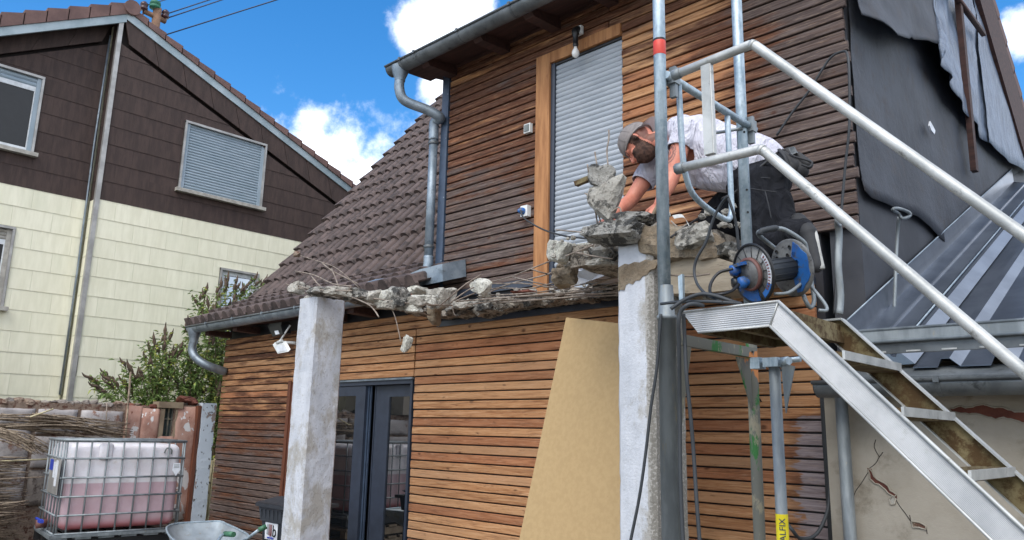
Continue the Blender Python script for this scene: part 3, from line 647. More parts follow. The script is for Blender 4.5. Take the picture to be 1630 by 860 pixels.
# ================================================================== UTILITY POLE AND POWER LINES
PX = -24.0
c = axx(247, 45, PX); top = axx(247, 12, PX)
po = thing('utility_pole', (PX, c.y, 0), 'wooden utility pole with crossarm and insulators behind the brown gable roof', 'utility pole')
m = MB(); m.tube([(PX, c.y, 0), (PX, c.y, top.z)], (.17, .13), 10); m.obj('pole', 'pole_wood', po)
a, b = axx(229, 18, PX), axx(264, 35, PX)
m = MB(); m.tube([a, b], .085, 4); m.obj('crossarm', 'pole_wood', po)
for px, py, mt in ((229, 12, 'insulator'), (263, 25, 'insulator'), (247, 10, 'green_cap')):
    p = axx(px, py, PX); m = MB(); r = .12 if mt == 'insulator' else .17
    m.lathe([(.02, -.28), (.03, -.1), (r, -.08), (r, .0), (r*.6, .03), (r, .06), (r*.9, .14), (r*.4, .2), (0, .22)], p, n=12); m.obj('insulator' if mt == 'insulator' else 'pole_cap', mt, po)
for i, (p, q, lb) in enumerate((((232, 9), (262, 0), 'topmost power wire, leaving the left insulator of the pole'), ((266, 22), (333, 0), 'second power wire from the top, leaving the right insulator'), ((266, 29), (353, 0), 'third power wire from the top, just below its neighbour'), ((256, 58), (440, 0), 'lowest power wire, crossing the sky far below the others'))):
    A_ = axx(p[0], p[1], PX-.2*(i == 3)); ex, ey = p[0]+(q[0]-p[0])*6, p[1]+(q[1]-p[1])*6
    B_ = ay(ex, ey, 16+i*3); m = MB(); L_ = [A_.lerp(B_, t/12)+Vector((0, 0, -.5*math.sin(PI*t/12))) for t in range(13)]
    L_ = [A_.lerp(B_, t/12) for t in range(13)]
    m.tube(L_, .022, 5); m.obj('power_line', 'wire', label=lb, cat='cable', group='power lines over the gable')
# ================================================================== WOODEN HOUSE (facade in the plane Y=5)
H_ = thing('wooden_house', (-6, 5, 0), 'house with horizontal larch slat siding, brown tiled roof and half stripped balcony', 'house')
FY = 5.0
def hp(m, name, mat, **k): return m.obj(name, mat, H_, **k)
m = MB()                                                     # black backing wall with a real opening for the sliding door
m.box(-10.38, -8.12, FY+.035, FY+.25, 0, 2.95); m.box(-8.12, -6.19, FY+.035, FY+.25, 2.10, 2.95); m.box(-6.19, -1.98, FY+.035, FY+.25, 0, 2.95)
m.box(-5.78, -1.735, FY+.036, FY+.25, 2.95, 5.6)
hp(m, 'backing_wall', 'black_membrane')
def wear(p):
    x, z = p.x, p.z
    if z > 2.9:
        if x < -4.4:
            w = .50+.24*max(0, min(1, (4.35-z)/.8))
            if z > 5.05: w = .36
            if x > -4.75 and z < 4.2 : w -= .1
            return w
        w = .27
        if x > -2.75: w += min(.62, (x+2.75)*.80)
        if z < 3.5: w += .12
        if z > 4.95: w += .1  # top rows darkened a step further
        return w+.10*noise.noise(Vector((x*1.7, 0, z*2.2)))
    if x < -8.55: return .30+.38*max(0, min(1, (2.1-z)/.9))+.08*noise.noise(Vector((x*2, 3, z*3)))
    if x < -6.1: return .17
    w = .06
    return w
def paleness(p):
    if p.z > 2.9: return 0
    return max(0, min(1.2, (p.x+2.42)*2.4)) if p.x > -2.6 and p.z < 1.75 else 0
P0, PIT, BH = 5.0-.0822*70, .0822, .0705
nb = 0
def board(x0, x1, k):
    z0 = P0+k*PIT+.0045; z1 = z0+BH; m = MB(); n = max(2, int((x1-x0)/.12)); dy = rnd.uniform(-.003, .003); dx = rnd.uniform(-.004, .004)
    vs = []; fs = []; c_ = .0045; tl = rnd.uniform(-.0014, .0014)
    for i in range(n+1):
        x = x0+.002+(x1-x0-.004)*i/n+dx*(0 if 0 < i < n else 1); q = tl*(i/n-.5)*2+.0006*noise.noise(Vector((x*2, k, 0)))
        vs += [(x, FY+.022, z0+q), (x, FY-.006+dy+c_, z0+q), (x, FY-.006+dy, z0+c_+q), (x, FY-.006+dy, z1-c_+q), (x, FY-.006+dy+c_*1.6, z1+q), (x, FY+.022, z1+q)]
    for i in range(n):
        for j in range(6):
            a, b = i*6+j, i*6+(j+1) % 6; fs.append((a, b, b+6, a+6))
    fs += [tuple(range(6)), tuple(range(n*6, n*6+6))]
    m.add(vs, fs); o = hp(m, 'siding_board', 'wood'); setwear(o, wear)
for k in range(0, 80):
    z0 = P0+k*PIT; z1 = z0+PIT
    if z0 < .12: continue
    if z1 < 2.14:
        board(-10.40, -8.62, k)
        if z1 > .1: board(-6.165+(0 if k % 3 else .0), -2.03, k)
    elif z1 < 2.62:
        board(-10.40, -6.185, k); board(-6.17, -2.03, k)
    elif z1 < 2.86: board(-10.40, -5.83, k)
    elif z0 < 2.94: continue
    elif z0 < 5.05:
        if z1 < 4.975: board(-5.79, -4.55, k); board(-3.562, -1.715+.02*(rnd.random() < .3), k)
        else: board(-5.79, -4.55, k); board(-3.562, -1.715, k)
    elif z0 < 5.36: board(-5.79, -3.2-.5*(k % 2), k); board(-3.2-.5*(k % 2)+.003, -1.715, k)
m = MB(); m.box(-8.605, -8.54, FY-.02, FY+.02, .1, 2.15); hp(m, 'cover_strip', 'red_brown_strip')
m = MB(); m.box(-8.535, -8.125, FY-.006, FY+.02, .1, 2.12); hp(m, 'panel', 'red_brown_strip')
m = MB(); m.box(-5.83, -2.03, FY-.03, FY+.03, 2.602, 2.655); hp(m, 'drip_sheet', 'anthracite')
m = MB(); m.box(-5.79, -4.56, FY-.002, FY+.03, 2.88, 2.955); hp(m, 'base_sheet', 'anthracite')
m = MB(); m.box(-2.025, -1.94, FY-.03, FY+.04, 0, 1.95); hp(m, 'corner_sheet', 'black_plastic')
m = MB(); m.box(-5.90, -5.797, FY-.022, FY+.2, 2.93, 5.40); hp(m, 'corner_sheet', 'slate_blue')
for z in (3.28, 3.95, 4.6, 5.1):
    m = MB(); m.lathe([(.007, 0), (.006, .004), (0, .006)], (-5.81, FY-.023, z), (0, -1, 0), 8); hp(m, 'screw', 'zinc_new')
# ---- upper door: trims, guide, shutter slats
m = MB(); m.box(-4.536, -4.369, FY-.028, FY+.04, 2.74, 5.078); hp(m, 'door_trim', 'trim')
m = MB(); m.box(-4.367, -3.566, FY-.029, FY+.04, 4.972, 5.079); hp(m, 'door_trim', 'trim')
m = MB(); m.box(-4.368, -4.322, FY-.006, FY+.05, 2.76, 4.97); hp(m, 'shutter_guide', 'anthracite')
m = MB(); m.box(-4.32, -3.57, FY+.028, FY+.034, 2.76, 4.97); hp(m, 'shutter_backing', 'anthracite')
m = MB(); m.box(-4.32, -3.57, FY+.0, FY+.02, 4.945, 4.968); hp(m, 'shutter_guide', 'black_plastic')
ns = 46; hh = (4.945-2.78)/ns
q = MB(); y = FY+.020; pr_ = [(0, 0), (-.004, .002), (-.0105, .35*hh), (-.0105, .62*hh), (-.003, .93*hh), (0, hh*.99)]
q.add([(-4.319, y+a, b) for a, b in pr_]+[(-3.572, y+a, b) for a, b in pr_], [(i, i+6, i+7, i+1) for i in range(5)]+[(0, 1, 2, 3, 4, 5), (11, 10, 9, 8, 7, 6)], True)
b0 = q.obj('shutter_slat', 'shutter', H_, origin=(0, 0, 0), smooth=False); b0.location.z = 2.78
for i in range(1, ns): place(b0.data, 'shutter_slat', (0, 0, 2.78+i*hh), H_)
# ---- lower sliding door
def dX(px, y=FY): return ay(px, 640, y).x
x1, x2, x3, x4, x5 = dX(566), dX(581), dX(592), dX(613), dX(658)
m = MB(); m.box(-8.12, -6.19, FY-.012, FY+.10, 2.055, 2.098); m.box(-8.12, -8.06, FY-.01, FY+.10, .05, 2.055); m.box(-6.225, -6.19, FY-.01, FY+.10, .05, 2.055); hp(m, 'door_frame', 'anthracite')
m = MB(); m.box(-8.14, -6.18, FY-.03, FY+.0, 2.099, 2.118); hp(m, 'door_head_sheet', 'zinc')
ds = MB(); ds.box(-8.05, x2, FY+.0, FY+.045, 1.945, 2.05); ds.box(x1, x2, FY+.0, FY+.045, .12, 1.945); ds.box(-8.05, -7.96, FY+.0, FY+.045, .12, 1.945); ds.box(-8.05, x2, FY, FY+.045, .05, .119)
d1 = hp(ds, 'sliding_leaf', 'anthracite')
m = MB(); m.box(-7.96, x1, FY+.02, FY+.028, .12, 1.945); m.obj('pane', 'glass', d1)
ds = MB(); ds.box(x3, -6.227, FY+.055, FY+.095, 1.93, 2.05); ds.box(x3, x4, FY+.055, FY+.095, .12, 1.93); ds.box(x3, -6.227, FY+.055, FY+.095, .05, .119); ds.box(x3-.02, x3-.004, FY+.05, FY+.09, .05, 2.05)
d2 = hp(ds, 'fixed_leaf', 'anthracite')
m = MB(); m.box(x4, -6.227, FY+.07, FY+.078, .12, 1.93); m.obj('pane', 'glass', d2)
m = MB(); m.box(x2+.004, x2+.03, FY+.03, FY+.05, .05, 2.05); m.box(x2+.045, x2+.06, FY+.035, FY+.05, .05, 2.05); hp(m, 'door_track', 'slate_blue')
m = MB(); m.box(-8.12, -6.19, FY+.14, FY+.16, 0, 2.10); hp(m, 'interior_black_sheet', 'black_plastic')  # added black sheet stands in for the unlit room behind the panes
# ---- roof: deck, tiles sharing one mesh, verge tiles
E0 = (4.56, 2.95); K0 = (5.50, 3.40); T0 = (9.35, 8.30)
m = MB(); m.prism([(-10.62, E0[0]+.10, E0[1]-.03), (-10.62, K0[0]+.05, K0[1]-.12), (-10.62, T0[0], T0[1]-.1), (-10.62, T0[0]+4.0, T0[1]-5.2), (-10.62, T0[0]+3.9, T0[1]-5.3), (-10.62, T0[0], T0[1]-.2), (-10.62, K0[0]+.05, K0[1]-.22), (-10.62, E0[0]+.10, E0[1]-.06)], (4.8, 0, 0)); hp(m, 'roof_deck', 'dark_wood')
TW, TV = .42, .37
def tile_mesh(tw, verge=False):
    m = MB(); prof = []
    for r_ in range(2):
        u0 = r_*.21
        for a in range(0, 7): t = a/6; prof.append((u0+.080-.068*math.cos(PI*t), .0+.074*math.sin(PI*t)**.6))
        prof.append((u0+.160, -.018)); prof.append((u0+.198, -.018))
    prof = [(0, .0)]+prof+[(.42, .0)]
    n = len(prof); L0, L1 = -.012, TV+.03
    vs = [(u, L0, h+.042) for u, h in prof]+[(u, L1, h) for u, h in prof]+[(u, L0+.004, h+.006) for u, h in prof]
    m.add(vs, [(i, i+1, i+1+n, i+n) for i in range(n-1)], True); m.add([], [])
    m.add([(u, L0, h+.042) for u, h in prof]+[(u, L0+.004, h*.2-.01) for u, h in prof], [(i+1, i, i+n, i+1+n) for i in range(n-1)])
    if verge: m.prism([(-.05, L0-.008, -.10), (-.05, L1-.03, -.14), (-.05, L1-.03, .060), (-.05, L0-.008, .118)], (.085, 0, 0))
    return m
tm = tile_mesh(TW).obj('roof_tile', 'tile', H_, origin=(0, 0, 0), fixn=False); tme = tm.data; bpy.data.objects.remove(tm)
vm = tile_mesh(TW, True).obj('verge_tile', 'tile', H_, origin=(0, 0, 0), fixn=False); vme = vm.data; bpy.data.objects.remove(vm)
rows = []
a1 = math.atan2(K0[1]-E0[1], K0[0]-E0[0]); L1_ = math.hypot(K0[1]-E0[1], K0[0]-E0[0]); s = 0
while s < L1_-.1: rows.append((E0[0]+math.cos(a1)*s, E0[1]+math.sin(a1)*s, a1)); s += TV
a2 = math.atan2(T0[1]-K0[1], T0[0]-K0[0]); L2_ = math.hypot(T0[1]-K0[1], T0[0]-K0[0]); s = .02
while s < L2_: rows.append((K0[0]+math.cos(a2)*s, K0[1]+math.sin(a2)*s, a2)); s += TV
nt_ = 0
for ri, (yy, zz, an) in enumerate(rows):
    for ci in range(12):
        x = -10.66+ci*TW
        if x > -5.95: continue
        o = place(vme if ci == 0 else tme, 'verge_tile' if ci == 0 else 'roof_tile', (x+rnd.uniform(-.004, .004), yy+rnd.uniform(-.005, .005), zz+rnd.uniform(-.003, .003)), H_)
        o.rotation_euler = (an+rnd.uniform(-.006, .006), rnd.uniform(-.008, .008), rnd.uniform(-.012, .012)); nt_ += 1
def gutter(x0, x1, yl, zl_, r, mat, straps, name='gutter'):
    m = MB(); n = 12; yc = yl+r; prof = [(yc-r*math.cos(PI*i/n), zl_-r*math.sin(PI*i/n)*1.05) for i in range(n+1)]
    inner = [(yc-(r-.004)*math.cos(PI*i/n), zl_-(r-.004)*math.sin(PI*i/n)*1.05) for i in range(n+1)]
    ring = prof+inner[::-1]; k = len(ring)
    m.add([(x0, a, b) for a, b in ring]+[(x1, a, b) for a, b in ring], [(i, (i+1) % k, (i+1) % k+k, i+k) for i in range(k)], True)
    for xx in (x0, x1-.006): m.prism([(xx, a, b) for a, b in prof], (.006, 0, 0))
    gt = m.obj(name, mat, H_, fixn=True)
    m = MB(); m.tube([(x0-.004, yl-.004, zl_+.006), (x1, yl-.004, zl_+.006)], .0115, 8); m.obj('gutter_bead', 'zinc_dark', gt)
    for xs in straps:
        m = MB(); q = [(yc-(r+.003)*math.cos(PI*i/n), zl_-(r+.003)*math.sin(PI*i/n)*1.05) for i in range(-1, n+1)]
        m.add([(xs-.0+d, a, b) for d in (-.012, .012) for a, b in q]+[(xs+d, yc+(a-yc)*.97, zl_+(b-zl_)*.97) for d in (-.012, .012) for a, b in q],
              [(i, i+1, i+1+n+2, i+n+2) for i in range(n+1)]+[(i, i+2*(n+2), i+1+2*(n+2), i+1) for i in range(n+1)]+[(i+n+2, i+1+n+2, i+1+3*(n+2), i+3*(n+2)) for i in range(n+1)])
        m.box(xs-.014, xs+.014, yl-.02, yl+.01, zl_-.01, zl_+.022)
        m.obj('gutter_strap', mat, gt)
    return gt
gutter(-6.23, -1.52, 4.45, 5.352, .082, 'zinc_dark', [-5.98, -5.75, -5.1, -4.4, -3.7, -3.0, -2.3])
gutter(-10.62, -5.98, 4.50, 2.917, .078, 'zinc', [-10.0, -9.25, -8.5, -7.75, -7.0, -6.3], 'lower_gutter')
# funnels and elbow pipes
m = MB(); c = Vector((-6.07, 4.532, 5.30)); m.lathe([(.095, .03), (.085, -.03), (.058, -.10), (.056, -.13)], c, n=18)
m.tube([c+Vector((0, 0, -.10)), c+Vector((.0, .0, -.22)), c+Vector((.03, .06, -.34)), ay(682, 176, 4.80), ay(701, 188, 4.92), Vector((-5.955, 4.93, 4.80)), Vector((-5.955, 4.93, 4.6))], .053, 16, sub=6)
m.tube([(-5.955, 4.93, 4.62), (-5.955, 4.93, 3.32)], .046, 16)
m.tube([(-5.955, 4.93, 3.34), (-5.965, 4.92, 3.2), (-6.08, 4.83, 3.08), (-6.16, 4.78, 3.05)], .050, 14, sub=5)
hp(m, 'downpipe', 'zinc_new')
for z in (4.55, 3.42):
    m = MB(); m.lathe([(.052, 0), (.056, .003), (.056, .03), (.052, .033)], (-5.955, 4.93, z), n=16); hp(m, 'pipe_clip', 'zinc_dark')
m = MB(); m.prism([ay(649, 437, 4.70), ay(668, 429, 4.70), ay(704, 420, 4.70), ay(705, 448, 4.70), ay(657, 458, 4.70)], (.02, .28, .09)); hp(m, 'hopper', 'zinc_new')
m = MB(); m.prism([ay(585, 449, 4.62), ay(614, 446, 4.62), ay(619, 459, 4.62), ay(592, 463, 4.62)], (0, .10, .045)); hp(m, 'flashing_patch', 'zinc_new')
m = MB(); c = Vector((-10.50, 4.578, 2.86)); m.lathe([(.095, .04), (.085, -.03), (.060, -.11), (.056, -.16)], c, n=18)
m.tube([c+Vector((0, 0, -.12)), c+Vector((-.02, .0, -.26)), ay(313, 571, 4.62), ay(330, 582, 4.72), ay(359, 592, 4.98)], .056, 14, sub=6)
hp(m, 'downpipe', 'zinc')
# eaves of the upper roof
m = MB(); m.prism([(-6.14, 4.60, 5.33), (-6.14, 5.2, 5.44), (-6.14, 5.2, 5.50), (-6.14, 4.60, 5.355)], (4.6, 0, 0)); hp(m, 'eave_board', 'dark_wood')
m = MB(); m.prism([(-6.16, 4.56, 5.36), (-6.16, 9.35, 7.95), (-6.16, 9.35, 8.1), (-6.16, 4.56, 5.41)], (4.6, 0, 0)); hp(m, 'upper_roof', 'tile')
m = MB(); m.prism([(-6.14, 4.56, 5.33), (-6.14, 5.0, 5.36), (-6.14, 5.0, 5.42), (-6.14, 4.56, 5.40)], (.30, 0, 0)); hp(m, 'eave_board', 'dark_wood')
for x in (-5.80, -5.02, -4.36, -3.7, -3.0, -2.3):
    m = MB(); m.prism([(x, 4.58, 5.29), (x, 4.62, 5.255), (x, 4.99, 5.28), (x, 4.99, 5.41), (x, 4.58, 5.40)], (.11, 0, 0)); hp(m, 'rafter_end', 'dark_wood')
m = MB(); m.box(-5.79, -1.72, FY-.03, FY+.03, 5.37, 5.46); hp(m, 'eave_board', 'dark_wood')
# lower eave
m = MB(); m.prism([(-10.6, 4.68, 2.89), (-10.6, 5.03, 2.92), (-10.6, 5.03, 2.95), (-10.6, 4.68, 2.92)], (4.7, 0, 0)); hp(m, 'eave_board', 'dark_wood')
for x in (-10.35, -9.55, -7.55, -6.95, -6.3):
    m = MB(); m.prism([(x, 4.66, 2.80), (x, 4.99, 2.79), (x, 4.99, 2.88), (x, 4.66, 2.86)], (.12, 0, 0)); hp(m, 'rafter_end', 'dark_wood')
# ---- right gable with roofing membranes
GX = -1.72
m = MB(); m.prism([(GX, 5.04, 1.5), (GX, 12.5, 1.5), (GX, 12.5, 2.9), (GX, 11.15, 4.9), (GX, 9.62, 7.65), (GX, 9.3, 8.0), (GX, 5.04, 5.5)], (-.2, 0, 0)); hp(m, 'gable_wall', 'membrane_dark')
def lerp_list(L, t):
    n = len(L)-1; k = min(int(t*n), n-1); f = t*n-k; return (L[k][0]+(L[k+1][0]-L[k][0])*f, L[k][1]+(L[k+1][1]-L[k][1])*f)
def sheet(name, mat, top, bot, off, wav, nu=60, nv=24, edge=None):
    m = MB(); vs = []
    for j in range(nv+1):
        for i in range(nu+1):
            u, v_ = i/nu, j/nv; a = lerp_list(top, u); b = lerp_list(bot, u); px, py = a[0]+(b[0]-a[0])*v_, a[1]+(b[1]-a[1])*v_
            p = axx(px, py, GX); p.x = GX+off(u, v_)+wav*fbm(Vector((p.y*1.1+3, p.z*1.6, 0)), 1.6); vs.append(p)
    k = len(vs); fs = [(j*(nu+1)+i, j*(nu+1)+i+1, (j+1)*(nu+1)+i+1, (j+1)*(nu+1)+i) for j in range(nv) for i in range(nu)]
    m.add(vs, fs, True); m.add([p-Vector((.004, 0, 0)) for p in vs], [f[::-1] for f in fs], True)
    b0_ = nv*(nu+1); m.add([], []); m.f += [(b0_+i, b0_+i+1, b0_+i+1+k, b0_+i+k) for i in range(nu)]; m.sm += [False]*nu
    return hp(m, name, mat, fixn=False)
sheet('membrane_sheet', 'membrane', [(1340, -90), (1548, -90)], [(1363, 286), (1367, 306), (1376, 317), (1398, 326), (1425, 338), (1450, 346), (1470, 360), (1497, 386), (1520, 366), (1550, 337), (1580, 308), (1612, 280), (1633, 264)],
      lambda u, v: .02+.018*max(0, v-.8)/.2*(1 if u < .6 else 0)+.012*math.sin(u*6)*v, .009)
sheet('loose_membrane', 'membrane', [(1336, -90), (1350, -90), (1420, -90), (1476, -90)], [(1341, 34), (1352, 42), (1365, 50), (1376, 60), (1386, 70), (1400, 73), (1412, 73), (1420, 68), (1432, 71), (1446, 74), (1464, 82)],
      lambda u, v: .075+.12*v*v*(.4+.6*abs(math.sin(u*4))), .02)
sheet('loose_membrane', 'crinkle', [(1470, -90), (1500, -90), (1520, -90), (1548, -90)], [(1462, 84), (1457, 106), (1470, 116), (1476, 132), (1484, 138), (1494, 160), (1508, 174), (1520, 188), (1535, 204), (1550, 222), (1559, 231)],
      lambda u, v: .07+.14*v*v*(1-u)+.025*math.sin(u*26)*v, .022, 90)
sheet('loose_membrane', 'crinkle', [(1530, -90), (1538, -90), (1545, -80), (1551, -70)], [(1557, 230), (1570, 243), (1580, 250), (1592, 262), (1604, 268), (1615, 276), (1632, 279), (1636, 272), (1636, 266)],
      lambda u, v: .07+.03*v, .012, 60)
a, b = axx(1527, -30, GX+.18), axx(1556, 272, GX+.10)
m = MB(); m.prism([a+Vector((0, -.035, 0)), b+Vector((0, -.04, 0)), b+Vector((0, .05, 0)), a+Vector((0, .05, 0))], (-.05, 0, 0)); hp(m, 'batten', 'dark_wood')
a, b = axx(1518, -10, GX+.16), axx(1566, 55, GX+.16)
m = MB(); m.tube([a, b], .03, 4); hp(m, 'batten', 'dark_wood')
# torn spot with pale film showing
m = MB(); m.prism([axx(px, py, GX+.075) for px, py in ((1481, 193), (1485, 200), (1489, 208), (1488, 214), (1483, 208), (1480, 200))], (-.012, 0, 0)); hp(m, 'torn_flap', 'label_white')
# verge of the main roof above the gable
def vl(px, py): return axx(px, py, -1.60)
A0, A1, B0, B1 = vl(1543, -60), vl(1634, 255), vl(1563, -60), vl(1634, 190)
m = MB(); m.prism([A0, A1, B1, B0], (-.12, 0, 0)); hp(m, 'verge_board', 'dark_wood')
dv = (B1-B0); L = dv.length; dv.normalize(); nv_ = Vector((0, -dv.z, dv.y)) if dv.y*0 == 0 else None
nv_ = Vector((0, -dv.z, dv.y)); nv_ = nv_ if nv_.y > 0 else -nv_
for i in range(8):
    p = B0+dv*(i*.36); q = p+dv*.38
    m = MB(); m.prism([p+nv_*.0, q+nv_*.02, q+nv_*.19, p+nv_*.13], (-.34, 0, 0), ); hp(m, 'verge_tile', 'tile_far')
# ---- lean-to: wall, trapezoid roof, gutter
LZ = lambda y: 2.0+.444*(y-4.6)
m = MB(); m.box(-1.93, 3.6, 4.80, 5.0, 0, 1.93); hp(m, 'lean_to_wall', 'plaster')
m = MB(); m.prism([(-1.715, 4.82, 1.9), (-1.715, 10.2, 1.9), (-1.715, 10.2, LZ(10.2)-.06), (-1.715, 4.82, LZ(4.82)-.06)], (5.3, 0, 0)); hp(m, 'lean_to_core', 'plaster')
for s_ in range(4):
    m = MB(); x = -1.34+s_*1.25; prof = []
    for i in range(5): prof += [(x+i*.25, 0), (x+i*.25+.125, 0), (x+i*.25+.145, .045), (x+i*.25+.185, .045), (x+i*.25+.235, 0)]
    prof.append((x+1.25, 0)); n = len(prof)
    vs = [(a, 4.57, LZ(4.57)+b) for a, b in prof]+[(a, 10.1, LZ(10.1)+b) for a, b in prof]
    m.add(vs+[(a, b, c-.003) for a, b, c in vs], [(i, i+1, i+1+n, i+n) for i in range(n-1)]+[(i+2*n, i+3*n, i+1+3*n, i+1+2*n) for i in range(n-1)]+[(i, i+2*n, i+1+2*n, i+1) for i in range(n-1)])
    hp(m, 'trapezoid_sheet', 'metal_roof', fixn=False)
m = MB(); prof = [(-1.700, .27), (-1.694, .27), (-1.690, .12), (-1.58, .085), (-1.578, .10), (-1.565, .10), (-1.56, .082), (-1.46, .07), (-1.455, .055), (-1.43, .05), (-1.425, .07), (-1.40, .07), (-1.335, .01)]; n = len(prof)
m.add([(a, 4.60, LZ(4.60)+b) for a, b in prof]+[(a, 10.0, LZ(10.0)+b) for a, b in prof], [(i, i+1, i+1+n, i+n) for i in range(n-1)]); m.prism([(a, 4.60, LZ(4.6)+b) for a, b in prof]+[(-1.70, 4.60, LZ(4.6))], (0, .004, 0)); hp(m, 'wall_flashing', 'metal_roof', fixn=False)
m = MB(); m.tube([(-1.692, 4.62, LZ(4.62)+.275), (-1.692, 10, LZ(10)+.275)], .006, 6); m.tube([(-1.44, 4.62, LZ(4.62)+.075), (-1.44, 10, LZ(10)+.075)], .007, 6); hp(m, 'flashing_edge', 'zinc_new')
m = MB(); m.prism([(-1.80, 4.51, 1.935), (-1.80, 4.63, LZ(4.6)-.005), (-1.80, 4.63, LZ(4.6)-.012), (-1.80, 4.51, 1.928)], (5.3, 0, 0)); hp(m, 'eave_apron', 'zinc_dark')
m = MB(); m.box(-1.72, 3.5, 4.63, 4.81, 1.88, 1.985); hp(m, 'eave_board', 'dark_wood')
gutter(-1.86, 3.4, 4.47, 1.908, .075, 'zinc_dark', [-1.2, -.45, .3, 1.0], 'lean_to_gutter')
def patch(pts, name, mat, d=.003, y=4.80):
    q = []
    for i in range(len(pts)):
        a, b = pts[i-1], pts[i]; k = max(1, int(math.hypot(a[0]-b[0], a[1]-b[1])/3))
        for j in range(k): q.append((a[0]+(b[0]-a[0])*j/k+rnd.uniform(-1.1, 1.1), a[1]+(b[1]-a[1])*j/k+rnd.uniform(-1.3, 1.3)))
    pts = q
    m = MB(); m.tube([ay(a, b, y-.004) for a, b in pts[::2]], .0045, 5, closed=True); hp(m, 'broken_edge', 'plaster')
    m = MB(); m.prism([ay(px, py, y-.0005) for px, py in pts], (0, -d, 0)); return hp(m, name, mat)
patch([(1512, 650), (1530, 647), (1545, 650), (1562, 644), (1580, 648), (1600, 650), (1616, 655), (1640, 656), (1640, 676), (1622, 672), (1600, 665), (1585, 667), (1560, 660), (1530, 659), (1515, 656)], 'exposed_brick', 'brick_red')
patch([(1381, 746), (1388, 747), (1391, 758), (1398, 765), (1408, 769), (1415, 777), (1420, 783), (1428, 788), (1428, 793), (1421, 790), (1413, 784), (1406, 776), (1395, 771), (1385, 762)], 'exposed_brick', 'brick_red')
patch([(1420, 790), (1426, 795), (1424, 803), (1418, 803), (1416, 796)], 'plaster_loss', 'sill_stone')
patch([(1450, 832), (1462, 831), (1474, 837), (1474, 843), (1462, 840), (1452, 840)], 'plaster_loss', 'mortar')
for pts in ([(1383, 746), (1393, 738), (1400, 728), (1406, 720)], [(1381, 752), (1370, 770), (1362, 782), (1358, 796)], [(1424, 793), (1432, 806), (1441, 818), (1450, 832)], [(1474, 840), (1476, 850)], [(1395, 700), (1392, 712), (1400, 728)], [(1448, 820), (1451, 834)]):
    m = MB(); m.tube([ay(px+rnd.uniform(-1, 1), py, 4.799) for px, py in pts], .0022, 4, sub=3); hp(m, 'plaster_crack', 'brown_dark')
m = MB(); m.box(-1.93, 3.5, 4.77, 4.80, 1.86, 1.90); hp(m, 'wall_edge', 'plaster')
b_ = ay(1340, 655, 4.72); m = MB(); m.tube([(b_.x, 4.72, 1.86), (b_.x, 4.72, 0)], .036, 14); hp(m, 'lean_to_downpipe', 'galv_dark')
# ================================================================== WALL FITTINGS
t = thing('wall_lamp', (-4.13, 4.97, 4.95), 'bare opal bulb hanging in a black socket above the upper door', 'lamp')
p = ay(916, 48, 4.90)
m = MB(); m.box(p.x-.045, p.x+.04, 4.93, 4.965, p.z-.03, p.z+.05); m.obj('mount', 'white_plastic', t)
m = MB(); m.tube([p+Vector((.0, .04, .02)), p+Vector((0, .0, -.01)), p+Vector((.01, -.01, -.05))], .034, 12, sub=3); m.lathe([(.03, .0), (.024, -.02), (.024, -.1), (.028, -.105), (.02, -.13)], p+Vector((.01, -.01, -.045)), n=16); m.obj('socket', 'black_plastic', t)
m = MB(); m.lathe([(.014, 0), (.016, -.03), (.033, -.065), (.035, -.085), (.026, -.108), (.012, -.12), (0, -.122)], p+Vector((.01, -.01, -.155)), n=20); m.obj('bulb', 'bulb', t)
p = ay(839, 204, 4.96)
t = thing('light_switch', p, 'square grey surface switch on the slats left of the upper door', 'switch')
m = MB(); m.box(p.x-.038, p.x+.042, 4.955, 4.992, p.z-.048, p.z+.042); m.obj('housing', 'white_plastic', t)
m = MB(); m.box(p.x-.028, p.x+.030, 4.947, 4.954, p.z-.035, p.z+.030); m.obj('rocker', 'grey_plastic', t)
p = ay(836, 336, 4.96)
t = thing('wall_socket', p, 'white outdoor socket with blue plug left of the upper door', 'socket')
m = MB(); m.box(p.x-.042, p.x+.042, 4.94, 4.992, p.z-.055, p.z+.048); m.obj('housing', 'white_plastic', t)
m = MB(); m.lathe([(.032, 0), (.032, .02), (.026, .035), (.012, .06), (0, .062)], (p.x-.008, 4.94, p.z-.005), (-.1, -1, -.1), 16); m.obj('plug', 'blue_plastic', t)
cb = MB(); cb.tube([ay(829, 335, 4.89), ay(832, 345, 4.87), ay(845, 355, 4.85), ay(868, 367, 4.8), ay(900, 376, 4.6), ay(925, 379, 4.4), ay(945, 381, 4.2), ay(960, 386, 4.05)], .0075, 6, sub=4)
cb.obj('power_cable', 'rubber', label='grey cable from the blue plug hanging across the lower shutter', cat='cable')
# floodlights under the lower eave
t = thing('floodlight', ay(447, 550, 4.72), 'small white LED floodlight on a bent arm under the lower gutter', 'floodlight')
P = lambda px, py, y=4.66: ay(px, py, y)
m = MB(); m.tube([P(480, 550, 4.95), P(468, 546, 4.8), P(447, 545, 4.7)], .02, 8); m.tube([P(445, 544), P(462, 518, 4.72)], .012, 6); m.tube([P(441, 546), P(449, 542)], .018, 8); m.obj('arm', 'white_plastic', t)
m = MB(); m.prism([P(434, 549), P(452, 547), P(459, 560), P(442, 563)], (.01, .02, .03)); m.obj('lamp_body', 'white_plastic', t)
m = MB(); m.prism([P(438, 551, 4.658), P(451, 549.5, 4.658), P(456, 558, 4.658), P(443, 560.5, 4.658)], (-.001, -.003, -.002)); m.obj('lamp_glass', 'label_white', t)
t = thing('black_floodlight', ay(439, 525, 4.72), 'black floodlight mounted tight under the gutter above the white one', 'floodlight')
